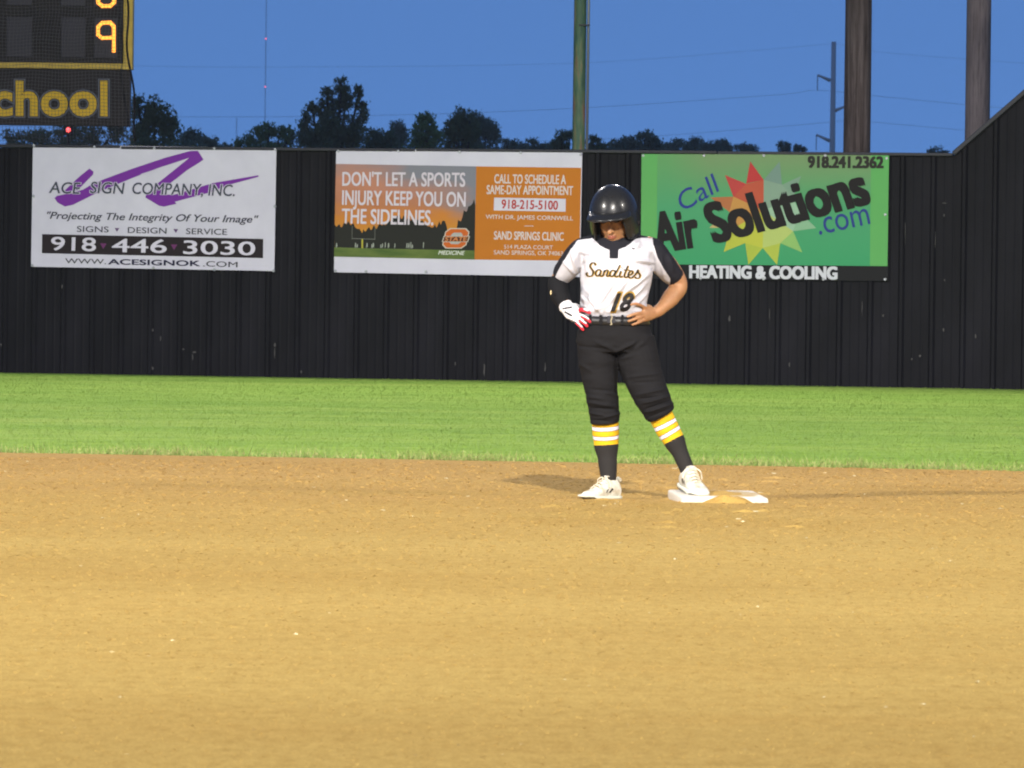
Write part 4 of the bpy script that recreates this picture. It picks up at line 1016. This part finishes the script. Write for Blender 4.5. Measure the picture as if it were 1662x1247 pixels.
# blouse over the belt
z = PX[:, 1]; V = V + N * (np.exp(-((z - 503) / 5.0) ** 2) * .0045)[:, None]
polyW = np.array([c1(*p) for p in [(345, 490), (400, 482), (450, 478), (478, 500), (505, 528), (540, 548), (575, 562), (575, 622), (638, 622), (641, 560), (690, 540), (725, 515), (765, 478), (820, 470), (885, 472), (892, 520), (925, 620), (965, 690), (1014, 768), (1000, 1200), (300, 1200), (120, 900), (200, 716), (270, 600)]])
def sdf(poly, Q):
    d = np.full(len(Q), 1e9); ins = np.zeros(len(Q), bool)
    for i in range(len(poly)):
        a, b = poly[i], poly[(i + 1) % len(poly)]; e = b - a; w_ = Q - a
        t = np.clip((w_ @ e) / (e @ e), 0, 1); d = np.minimum(d, ((w_ - t[:, None] * e) ** 2).sum(1))
        c = ((a[1] <= Q[:, 1]) & (b[1] > Q[:, 1])) | ((b[1] <= Q[:, 1]) & (a[1] > Q[:, 1]))
        xx = a[0] + (Q[:, 1] - a[1]) / (e[1] if abs(e[1]) > 1e-9 else 1e-9) * e[0]; ins ^= c & (Q[:, 0] < xx)
    return np.sqrt(d) * np.where(ins, -1, 1) * s
panel = sdf(polyW, PX)
jersey = finish(me, 'jersey', V, [M_JER], {'panel': panel}); jersey['label'] = 'white jersey with black shoulders, collar and sleeve panels'
bvh = BVHTree.FromPolygons([Vector(v) for v in V], [tuple(p.vertices) for p in me.polygons])
def stick(pts2, off):     # crop-1 pixels -> points just proud of the jersey
    out = []
    for (x, y) in pts2:
        px, py = c1(x, y); d = ray(px, py); o = Vector((0, 0, CAM_H))
        h = bvh.ray_cast(o, d); q = h[0] if h[0] is not None else B(px, py, -.13)
        out.append(q - d * off - RO)
    return out
def ribbon(strokes, wd, off, name, mat, par, dx=0, dy=0):
    V, F = [], []
    for st in strokes:
        p = [Vector((x + dx, y + dy, 0)) for x, y in st]
        q, _ = resample(p, [1] * len(p), 5); n = len(q); b = len(V); P2 = []
        for i in range(n):
            t = (q[min(i + 1, n - 1)] - q[max(i - 1, 0)]).normalized(); nn = Vector((-t.y, t.x, 0))
            # broad down strokes, thin up strokes
            w_ = wd * (.62 + .5 * abs(t.y)) * (.65 if i in (0, n - 1) else 1)
            P2 += [(q[i].x + nn.x * w_ / 2, q[i].y + nn.y * w_ / 2), (q[i].x - nn.x * w_ / 2, q[i].y - nn.y * w_ / 2)]
        V += stick(P2, off)
        for i in range(n - 1): F.append((b + 2 * i, b + 2 * i + 1, b + 2 * i + 3, b + 2 * i + 2))
    return mesh(name, V, F, mat, par)
GOLD = (.34, .21, .035); M_GOLD = flat(GOLD); M_LB = flat((.02, .018, .018))
word = [
    # S
    [(478, 672), (470, 655), (452, 655), (438, 675), (450, 698), (462, 718), (452, 745), (425, 750), (412, 735), (420, 722)],
    # a
    [(512, 712), (500, 702), (484, 712), (478, 735), (490, 748), (505, 735), (513, 708)], [(513, 708), (506, 742), (516, 750), (528, 738)],
    # n
    [(534, 706), (526, 748)], [(530, 725), (545, 706), (556, 712), (548, 745), (558, 750), (568, 740)],
    # d
    [(600, 716), (588, 706), (572, 718), (568, 742), (580, 752), (594, 738), (606, 708)], [(632, 668), (612, 712), (598, 742), (608, 755), (620, 746)],
    # i
    [(638, 712), (628, 745), (636, 757), (648, 748)], [(645, 688), (643, 692)],
    # t
    [(682, 672), (664, 722), (658, 748), (668, 760), (680, 750)], [(652, 704), (694, 706)],
    # e
    [(686, 742), (702, 736), (710, 720), (700, 710), (688, 722), (682, 745), (692, 762), (708, 758), (722, 744)],
    # s
    [(722, 744), (736, 722), (744, 704), (744, 722), (756, 742), (750, 762), (734, 765), (724, 756)]]
def spread(st): return [((x if x < 480 else 480 + (x - 480) * 1.16) - 4, y) for x, y in st]
word = [spread(w_) for w_ in word]
ribbon(word, 17, .0016, 'team_name_outline', M_GOLD, jersey, 2, 2)
ribbon(word, 9.5, .0026, 'team_name', M_LB, jersey)
def jtext(txt, x0, y0, x1, cap, bold, shear, off, mat, name, dx=0, dy=0, skew=0):
    V, F = text_mesh(txt, bold, shear); mn, mx = V[:, 0].min(), V[:, 0].max()
    bm = bmesh.new(); vs = [bm.verts.new((x0 + (v[0] - mn) / (mx - mn) * (x1 - x0) + dx, y0 - v[1] / CAP * cap + dy, 0)) for v in V]
    for f in F:
        try: bm.faces.new([vs[i] for i in f])
        except ValueError: pass
    for _ in range(6):
        es = [e for e in bm.edges if e.calc_length() > 11]
        if not es: break
        bmesh.ops.subdivide_edges(bm, edges=es, cuts=1); bmesh.ops.triangulate(bm, faces=bm.faces)
    bm.verts.ensure_lookup_table(); bm.verts.index_update()
    q = stick([(v.co.x, v.co.y) for v in bm.verts], off); F = [[v.index for v in f.verts] for f in bm.faces]; bm.free()
    return mesh(name, q, F, mat, jersey)
jtext('18', 576, 1002, 760, 126, .085, .42, .0026, M_GOLD, 'jersey_number_outline', 2, 0)
jtext('18', 582, 998, 754, 118, .045, .42, .0046, M_LB, 'jersey_number')
mesh('chest_logo', stick([(735, 538), (739, 553), (752, 556), (806, 541), (756, 547), (744, 548)], .002), [(0, 1, 2, 5), (2, 3, 4, 5)], M_LB, jersey)
# placket button line and seam
ribbon([[(380, 650), (372, 760), (368, 900), (362, 1000)]], 3, .0012, 'seam', flat((.45, .45, .47)), jersey)

# --- pants
bm = bmesh.new()
torso(bm, [(511, 945, 1047, 38, .0), (518, 943, 1050, 41, .0), (530, 939, 1054, 44, .0), (545, 936, 1060, 47, .004), (560, 936, 1063, 47, .006), (572, 938, 1064, 43, .006)], e=2.2)
add_limb(bm, [B(968, 552, .0), B(971, 585, -.005), B(974, 612, -.012), B(977, 640, -.025), B(980, 664, -.02), B(981.5, 685, -.012)], rad((32, 37), (32.5, 37), (29.5, 33), (26.5, 29), (25.5, 27), (23.5, 25)), 28, ends=False)
add_limb(bm, [B(1028, 552, .0), B(1036, 585, -.015), B(1045, 615, -.035), B(1058, 644, -.06), B(1068, 664, -.06), B(1073, 673, -.055)], rad((35, 38), (34.5, 38), (32, 34), (29, 30), (26.5, 27), (24, 25)), 28, ends=False)
me = remesh_np(bm, .0042, 4); V = get_v(me); N = get_n(me); PX = to_px(V)
c2 = lambda x, y: (880 + x / 4.155, 540 + y / 4.155)
def fs2(lst): return [(*c2(a, b), *c2(c, d), w_, am) for a, b, c, d, w_, am in lst]
V = fold(V, N, PX, fs2([
    (500, 130, 640, 60, 3.0, .007), (490, 120, 360, 60, 3.0, .007), (500, 150, 600, 110, 2.4, -.005), (520, 180, 640, 150, 2.2, .004), (240, 90, 400, 110, 2.5, -.004), (700, 60, 620, 110, 3, .004),
    (310, 470, 500, 500, 2.6, .006), (320, 510, 515, 520, 2.0, -.006), (318, 540, 420, 560, 2.2, .007), (400, 575, 520, 545, 2.2, .007), (330, 590, 460, 600, 1.8, -.005), (300, 430, 420, 450, 2.6, .005), (420, 400, 515, 430, 2.4, .005), (305, 380, 500, 400, 2.8, -.004),
    (580, 300, 780, 280, 2.6, .005), (620, 340, 800, 330, 2.4, -.004), (640, 420, 840, 380, 2.6, .007), (650, 450, 800, 430, 2.0, -.006), (670, 480, 860, 430, 2.4, .008), (690, 520, 870, 460, 2.2, -.007), (690, 540, 880, 480, 2.4, .008), (710, 575, 870, 510, 1.8, -.005),
    (240, 200, 330, 260, 3.2, .004), (500, 200, 510, 420, 3.5, -.004), (560, 250, 600, 420, 3.5, .003)]), 1.6)
V = V + N * (fbm(V, 11, 5.0, (.6, .6, 1.6)) * .0036)[:, None]
zc = PX[:, 1]; V = V + N * (np.where(PX[:, 0] < 1020, np.exp(-((zc - 688) / 2.6) ** 2), 0) * .004)[:, None]
pants = finish(me, 'pants', V, [M_PANT])
pbvh = BVHTree.FromPolygons([Vector(v) for v in V], [tuple(p.vertices) for p in me.polygons])
# fly seam, pocket seams
def pstick(pts, off, bv=pbvh):
    out = []
    for (x, y) in pts:
        d = ray(x, y); h = bv.ray_cast(Vector((0, 0, CAM_H)), d); q = h[0] if h[0] is not None else B(x, y, -.12); out.append(q - d * off - RO)
    return out
# belt
bm = bmesh.new(); rings = []
def belt_ring(y, g, xl, xr, dh): 
    c = B((xl + xr) / 2, y, .0); rx = (xr - xl) / 2 * s + g; r = []
    for k in range(56):
        a = 2 * math.pi * k / 56; ca, sa = math.cos(a), math.sin(a); sag = .006 * (-sa if sa < 0 else 0)
        r.append(c + Vector((rx * math.copysign(abs(ca) ** .88, ca), (dh * s + g) * math.copysign(abs(sa) ** .88, sa), -sag)) - RO)
    return r
rr = [belt_ring(512.5, .000, 945, 1049, 42), belt_ring(512.0, .008, 944, 1049, 42), belt_ring(525.0, .008, 941, 1053, 43), belt_ring(525.5, .000, 941, 1053, 43)]
add_rings(bm, rr, False); belt = from_bm('belt', bm, M_BELT, person, True)
bm = bmesh.new(); q = B(992, 519, -.137) - RO
add_box(bm, q + Vector((0, 0, 0)), (.040, .006, .036), bevel=.003); from_bm('buckle', bm, M_CAP, belt)
for x in (958, 975, 1010, 1034):
    bm = bmesh.new(); xx = (x - 997) * s; dd = -.128 * math.sqrt(max(0.05, 1 - (abs(xx) / .165) ** 2.3)) - .011
    add_box(bm, B(x, 519.5, dd) - RO, (.013, .006, .048), bevel=.002); from_bm('belt_loop', bm, M_PANT, person)
bm = bmesh.new(); add_limb(bm, [M1(588, 1022, -.145) - RO, M1(594, 1050, -.148) - RO, M1(585, 1075, -.146) - RO, M1(592, 1098, -.146) - RO, M1(583, 1102, -.146) - RO], [.0024] * 5, 6, 4)
from_bm('drawstring', bm, flat((.42, .36, .24)), person, True)

# --- socks with stripes
def sock_mat():
    m, t, b = newmat('striped_sock', .85, (.02, .02, .02), .2)
    n = t.nodes.new('ShaderNodeAttribute'); n.attribute_name = 'band'
    mr = node(t, 'ShaderNodeMapRange', i_1=0.0, i_2=50.0, i_3=0.0, i_4=1.0); t.links.new(n.outputs['Fac'], mr.inputs[0])
    YL, WH, DK, BK_ = (.62, .38, .012), (.70, .68, .74), (.09, .035, .03), (.020, .018, .017)
    st = []
    for px_, c in ((0, BK_), (4, YL), (13.2, DK), (14.2, WH), (19.6, DK), (20.6, YL), (28.4, DK), (29.4, WH), (34.8, DK), (35.8, YL), (48, BK_)): st.append((px_ / 50, c))
    c = ramp(t, mr.outputs[0], st, 'CONSTANT'); f = noise_tex(t, 300, 2); c = mixc(t, .35, c, ramp(t, f, [(.3, BW(.7)), (.7, BW(1.15))]), 'MULTIPLY')
    t.links.new(c, b.inputs['Base Color']); bump(t, b, f, .3, .002); return m
M_SOCK = sock_mat()
def sock(pts, stripe_end):
    p, r = resample([B(x, y, d) for x, y, d, _ in pts], rad(*[q[3] for q in pts]), 12)
    rings = limb_rings(p, r, 32); acc = [0]
    for a, b in zip(p, p[1:]): acc.append(acc[-1] + (b - a).length / s)
    bm = bmesh.new(); add_rings(bm, [[v - RO for v in ring] for ring in rings]); bm.verts.ensure_lookup_table()
    o = from_bm('sock', bm, M_SOCK, person, True)
    at = o.data.attributes.new('band', 'FLOAT', 'POINT'); vals = []
    for i in range(len(p)): vals += [max(0.0, 4 + stripe_end - acc[i])] * 32
    at.data.foreach_set('value', vals)
    return o
o = sock([(982, 676, -.01, 21.5), (983, 700, .0, 21.8), (984, 722, .008, 20), (986, 748, .0, 15.5), (988, 781, -.012, 12.6)], 46.5)
o['label'] = 'black sock with gold and white stripes on the straight leg'
o = sock([(1067, 663, -.05, 20), (1082, 694, -.045, 19.2), (1093.5, 714, -.045, 17.5), (1106, 740, -.055, 12.8), (1117.5, 768, -.068, 11.5)], 57.5)
o['label'] = 'black sock with gold and white stripes on the leg reaching to the base'

# --- cleats
def shoe_mat():
    m, t, b = newmat('cleat_upper', .55, (.62, .60, .52), .4)
    n = noise_tex(t, 22, 5, .65); c = ramp(t, n, [(.30, (.30, .25, .16)), (.5, (.56, .53, .44)), (.7, (.70, .68, .62))]); t.links.new(c, b.inputs['Base Color']); bump(t, b, n, .3, .003); return m
M_SHOE = shoe_mat(); M_SOLE, t_, b_ = newmat('cleat_sole', .5, (.015, .014, .014), .4); M_MID = flat((.60, .60, .50), .5); M_LACE, t_, b_ = newmat('shoe_lace', .8, (.68, .60, .45), .2)
def cleat(loc, heading, pitch, rollr, mirror, label, scl=1.0):
    """x to the toe, z up; heading is the direction of the toe on the ground."""
    F_ = empty('cleat', loc - RO); F_.parent = person; F_['label'] = label
    F_.rotation_mode = 'QUATERNION'; F_.rotation_quaternion = (Matrix.Rotation(heading, 3, 'Z') @ Matrix.Rotation(pitch, 3, 'Y') @ Matrix.Rotation(rollr, 3, 'X')).to_quaternion()
    F_.scale = (scl,) * 3; F_.location = loc - RO - (F_.rotation_quaternion.to_matrix() @ Vector((-.030, 0, .104))) * scl
    prof_ = [(-.078, .018, .060, .020), (-.072, .030, .092, .014), (-.050, .036, .118, .012), (-.020, .038, .122, .012), (.010, .039, .108, .012), (.035, .041, .088, .012), (.065, .045, .070, .012), (.100, .048, .057, .012), (.130, .044, .049, .013), (.152, .034, .040, .015), (.163, .018, .031, .018)]
    bm = bmesh.new(); rings = []
    for (x, wd, zt, zb) in prof_:
        r = []; cz, rz = (zt + zb) / 2, (zt - zb) / 2
        for k in range(24):
            a = 2 * math.pi * k / 24; ca, sa = math.cos(a), math.sin(a)
            wt = wd * (1 - .30 * max(0, sa) * (1 if zt > .07 else .5)); r.append(Vector((x, mirror * (wt * math.copysign(abs(ca) ** .8, ca)) + mirror * .006 * max(0, x) / .16, cz + rz * math.copysign(abs(sa) ** .85, sa))))
        rings.append(r)
    add_rings(bm, rings); m_ = remesh_np(bm, .0035, 4)
    m_.polygons.foreach_set('use_smooth', [True] * len(m_.polygons)); m_.materials.clear(); link('upper', m_, M_SHOE, F_)
    def outline(sc_, z0, z1, name, mat):
        pts = []
        for (x, wd, *_q) in prof_: pts.append((x * sc_ + (.0 if x < 0 else .002), wd * sc_ * 1.02 + .001))
        loop = pts + [(x, -y) for x, y in pts[::-1]]; bm = bmesh.new()
        a = [bm.verts.new((x, mirror * y, z0 + (.012 if x > .13 else 0))) for x, y in loop]; b = [bm.verts.new((x, mirror * y, z1 + (.008 if x > .13 else 0))) for x, y in loop]
        k = len(loop)
        for i in range(k): bm.faces.new((a[i], a[(i + 1) % k], b[(i + 1) % k], b[i]))
        bm.faces.new(a[::-1]); bm.faces.new(b); return from_bm(name, bm, mat, F_, True)
    outline(1.03, .010, .024, 'midsole', M_MID); so = outline(1.0, .006, .0115, 'sole', M_SOLE)
    for (x, y) in ((-.058, .02), (-.058, -.02), (-.03, 0), (.06, .032), (.06, -.032), (.095, .034), (.095, -.034), (.132, .018), (.132, -.018)):
        bm = bmesh.new(); add_cyl(bm, (x, y, -.004), (x, y, .009), .005, .008, 8); from_bm('stud', bm, M_MID if x > .09 else M_SOLE, F_)
    for i in range(5):
        t = i / 4; x = .012 + .070 * t; z = .107 - .040 * t; wd = .024 + .004 * t
        bm = bmesh.new(); add_limb(bm, [(x, -wd, z - .010), (x + .004, -wd * .4, z + .001), (x + .004, wd * .4, z + .001), (x, wd, z - .010)], [.0032] * 4, 6, 3, False); from_bm('lace', bm, M_LACE, F_, True)
    for sg in (-1, 1):
        bm = bmesh.new(); add_limb(bm, [(.010, 0, .110), (.018, sg * .018, .113), (.026, sg * .034, .102), (.018, sg * .044, .085), (.022, sg * .047, .068)], [.0030] * 5, 6, 4); from_bm('lace', bm, M_LACE, F_, True)
    bm = bmesh.new(); add_limb(bm, [(-.030, 0, .10), (-.008, 0, .116), (.014, 0, .118)], [(.012, .024), (.006, .022), (.004, .018)], 12, 4); from_bm('tongue', bm, M_SHOE, F_, True)
    # dark mark on the outer side
    for sg in (-1, 1):
        V_ = [(-.004, sg * .0435, .058), (.020, sg * .0445, .040), (.028, sg * .0450, .043), (.006, sg * .0435, .064), (.030, sg * .045, .056), (.044, sg * .0465, .040), (.049, sg * .0465, .043), (.036, sg * .0450, .060)]
        mesh('side_mark', V_, [(0, 1, 2, 3), (4, 5, 6, 7)], M_LB, F_)
    bm = bmesh.new(); add_limb(bm, [(-.066, -.026, .098), (-.075, 0, .108), (-.066, .026, .098)], [.008] * 3, 8, 4); from_bm('collar', bm, M_SHOE, F_, True)
    return F_
l0 = B(988, 778, -.012)
cleat(l0 + Vector((.012, 0, 0)), R(180 + 44), 0, 0, 1, 'dirty white cleat planted flat on the clay', 1.0)
r0 = B(1119, 760.5, -.078)
cleat(r0, R(-70), R(11), R(-3), 1, 'dirty white cleat resting on the edge of the base', 1.04)

# --- helmet
M_HELM, t_, b_ = newmat('helmet_shell', .2, (.010, .010, .010), .32); b_.inputs['Coat Weight'].default_value = .15; b_.inputs['Coat Roughness'].default_value = .08
n_ = noise_tex(t_, 60, 3); t_.links.new(ramp(t_, n_, [(.3, BW(.26)), (.7, BW(.36))]), b_.inputs['Roughness'])
RX, RY, RZ = .1175, .136, .150
helmet = empty('helmet', H0 - RO); helmet.parent = person; helmet.rotation_mode = 'QUATERNION'; helmet.rotation_quaternion = HR.to_quaternion(); helmet['label'] = 'glossy black batting helmet with ear flaps'
def rimz(phi):      # phi 0 = front
    a = abs((phi + math.pi) % (2 * math.pi) - math.pi); d = math.degrees(a)
    def sm(x, a, b): t = min(1, max(0, (x - a) / (b - a))); return t * t * (3 - 2 * t)
    z = .042 + (-.098 - .042) * sm(d, 33, 46)
    z = z + (.050) * sm(d, 98, 128); return z
def hp(phi, z, off=0.0):
    if z >= 0: k = math.sqrt(max(0, 1 - (z / RZ) ** 2))
    else: k = math.sqrt(max(0, 1 - (z / .235) ** 2))
    flare = 1 + .05 * max(0, -z) / .1
    x = (RX * k * flare + off) * math.sin(phi); y = -(RY * k + off) * math.cos(phi) + .012
    # forehead stands nearly upright above the brim
    return Vector((x, y, z + (off if z > .1 else 0)))
V, F = [], []; NP, NZ = 144, 36
for i in range(NP):
    phi = 2 * math.pi * i / NP; zr = rimz(phi)
    for j in range(NZ + 1):
        t = j / NZ; th = t * math.pi / 2
        z = RZ * math.cos(th * (1.0)) if zr >= 0 and False else None
        # even arc from crown to rim
        amax = math.pi / 2 - (math.asin(zr / RZ) if zr > 0 else 0); Lc = RZ * amax + max(0, -zr); sL = Lc * t
        z = RZ * math.cos(sL / RZ) if sL < RZ * math.pi / 2 else -(sL - RZ * math.pi / 2)
        V.append(hp(phi, z))
for i in range(NP):
    i2 = (i + 1) % NP
    for j in range(NZ): F.append((i * (NZ + 1) + j, i * (NZ + 1) + j + 1, i2 * (NZ + 1) + j + 1, i2 * (NZ + 1) + j))
bm = bmesh.new(); vs = [bm.verts.new(v) for v in V]
for f in F: bm.faces.new([vs[q] for q in f])
bmesh.ops.remove_doubles(bm, verts=bm.verts, dist=1e-5); bmesh.ops.recalc_face_normals(bm, faces=bm.faces)
shell = from_bm('shell', bm, M_HELM, helmet, True)
md = shell.modifiers.new('s', 'SOLIDIFY'); md.thickness = .009; md.offset = -1; md.use_rim = True
# brim
bm = bmesh.new(); rows = []
K = 40
for i in range(K + 1):
    ph = R(-62 + 124 * i / K); e = math.sin(math.pi * i / K) ** .42
    z0 = .049; row = []
    for j in range(9):
        t = j / 8; base_ = hp(ph, z0, -.002); wdt = .077 * e
        dirn = Vector((math.sin(ph) * .55, -1.0, 0)).normalized()
        row.append(base_ + dirn * wdt * t + Vector((0, 0, -.013 * t * t - .024 * (abs(math.sin(ph)) ** 2) * (.4 + .6 * t) + .004 * math.sin(t * math.pi))))
    rows.append([bm.verts.new(v) for v in row])
for a, b in zip(rows, rows[1:]):
    for j in range(8): bm.faces.new((a[j], a[j + 1], b[j + 1], b[j]))
br = from_bm('brim', bm, M_HELM, helmet, True); md = br.modifiers.new('s', 'SOLIDIFY'); md.thickness = .007; md.offset = 0
# a moulded ridge over the brim and round the ear flaps, ear holes, foam
bm = bmesh.new(); add_limb(bm, [hp(R(a), .052 - .014 * abs(math.sin(R(a))), .002) for a in range(-64, 65, 8)], [.0028] * 17, 8, 2); from_bm('ridge', bm, M_HELM, helmet, True)
M_FOAM, t_, b_ = newmat('helmet_foam', .9, (.015, .014, .015), .1)
for sg in (-1, 1):
    bm = bmesh.new(); add_ell(bm, (sg * .090, .006, -.052), (.018, .045, .044)); from_bm('ear_pad', bm, M_FOAM, helmet, True)
    bm = bmesh.new(); q = hp(R(sg * 92), -.045, .001); add_cyl(bm, q - Vector((sg * .003, 0, 0)), q + Vector((sg * .0025, 0, 0)), .014, .013, 16); from_bm('ear_hole', bm, M_FOAM, helmet, True)
    pts = [hp(R(sg * a), z, .0015) for a, z in ((37, -.005), (41, -.045), (45, -.085), (58, -.0965), (80, -.097), (100, -.094), (120, -.062))]
    bm = bmesh.new(); add_limb(bm, pts, [.0042] * 7, 8, 4); from_bm('ridge', bm, M_HELM, helmet, True)
# chin strap snap dots
for x in (-.035, .035):
    bm = bmesh.new(); add_ell(bm, hp(math.asin(x / .1), .118, 0), (.004, .004, .003), u=10, v=6); from_bm('snap', bm, M_FOAM, helmet, True)

# --- collar: stands up around the neck
bm = bmesh.new(); add_rings(bm, [[B(998, 394, .0) - RO + Vector((.083 * k_ * math.cos(a), .070 * k_ * math.sin(a), zz + .020 * math.sin(a))) for a in [2 * math.pi * q / 40 for q in range(40)]] for k_, zz in ((1.15, -.036), (1.08, -.016), (.99, -.004), (.93, -.004), (.90, -.03))], False)
from_bm('collar', bm, M_BLKC, jersey, True)

# --- forearm sleeve (viewer's left) and batting glove
bm = bmesh.new(); J = [(905.5, 455, .112, 16.2), (906, 464, .095, 16.6), (908.5, 477, .065, 16.2), (914, 489, .03, 13.6), (917.5, 495, .015, 12.2)]
add_rings(bm, [[v - RO for v in r] for r in limb_rings(*resample([B(x, y, d) for x, y, d, r in J], rad(*[r for *_, r in J]), 6), 28)])
asl = from_bm('arm_sleeve', bm, M_BLKC, person, True)
bm = bmesh.new(); add_ell(bm, M1(152, 868, .0) - RO, (.004, .004, .011)); from_bm('sleeve_logo', bm, flat((.65, .52, .28)), asl, True)
bm = bmesh.new(); add_limb(bm, [M1(200, 700, .06) - RO, M1(150, 740, .075) - RO], [.003, .003], 6, 2)
bm.free()
bm = bmesh.new(); hand(bm, [(917, 496, .012)] + GP, [(f, r) for f, r in GF], [(12.5, 11), (11.5, 10), (13.2, 8.5), (12.8, 7.5)], 1.14)
me = remesh_np(bm, .0028, 2); V = get_v(me); PX = to_px(V); red = np.zeros(len(V)); blk = np.zeros(len(V))
for (f, r), col in zip(GF[:4], (1, 0, 1, 0)):
    P2 = to_px([B(*q) for q in f])
    for a, b in zip(P2[1:], P2[2:]):
        d = b - a; t = np.clip(((PX - a) @ d) / (d @ d), 0, 1); q = PX - (a + t[:, None] * d); nn = np.array([-d[1], d[0]]) / np.linalg.norm(d)
        side = q @ nn; dist = np.abs(side)
        edge = (np.sqrt((q ** 2).sum(1)) < 3.4) & (side > -.4)
        red[edge] = 1
    tip = np.sqrt(((PX - P2[-1]) ** 2).sum(1)) < 4.2; red[tip] = 1
red[np.sqrt(((PX - np.array([943, 503.5])) ** 2).sum(1)) < 4.5] = .9
for (x0, y0, x1, y1, wd) in ((*c1(255, 1010), *c1(300, 1035), 1.7), (*c1(240, 985), *c1(300, 975), 1.6), (*c1(270, 1060), *c1(330, 1085), 1.2)):
    a = np.array([x0, y0]); d = np.array([x1 - x0, y1 - y0]); t = np.clip(((PX - a) @ d) / (d @ d), 0, 1); q = PX - (a + t[:, None] * d); blk = np.maximum(blk, (np.sqrt((q ** 2).sum(1)) < wd) * 1.0)
m, t, b = newmat('batting_glove', .6, (.70, .68, .68), .35)
c = mixc(t, attr_fac(t, 'red', .2, .8), (.70, .68, .69), (.55, .018, .035)); c = mixc(t, attr_fac(t, 'blk', .2, .8), c, (.02, .018, .02)); t.links.new(c, b.inputs['Base Color'])
o = finish(me, 'batting_glove', V, [m], {'red': red, 'blk': blk}); o['label'] = 'white and red batting glove'
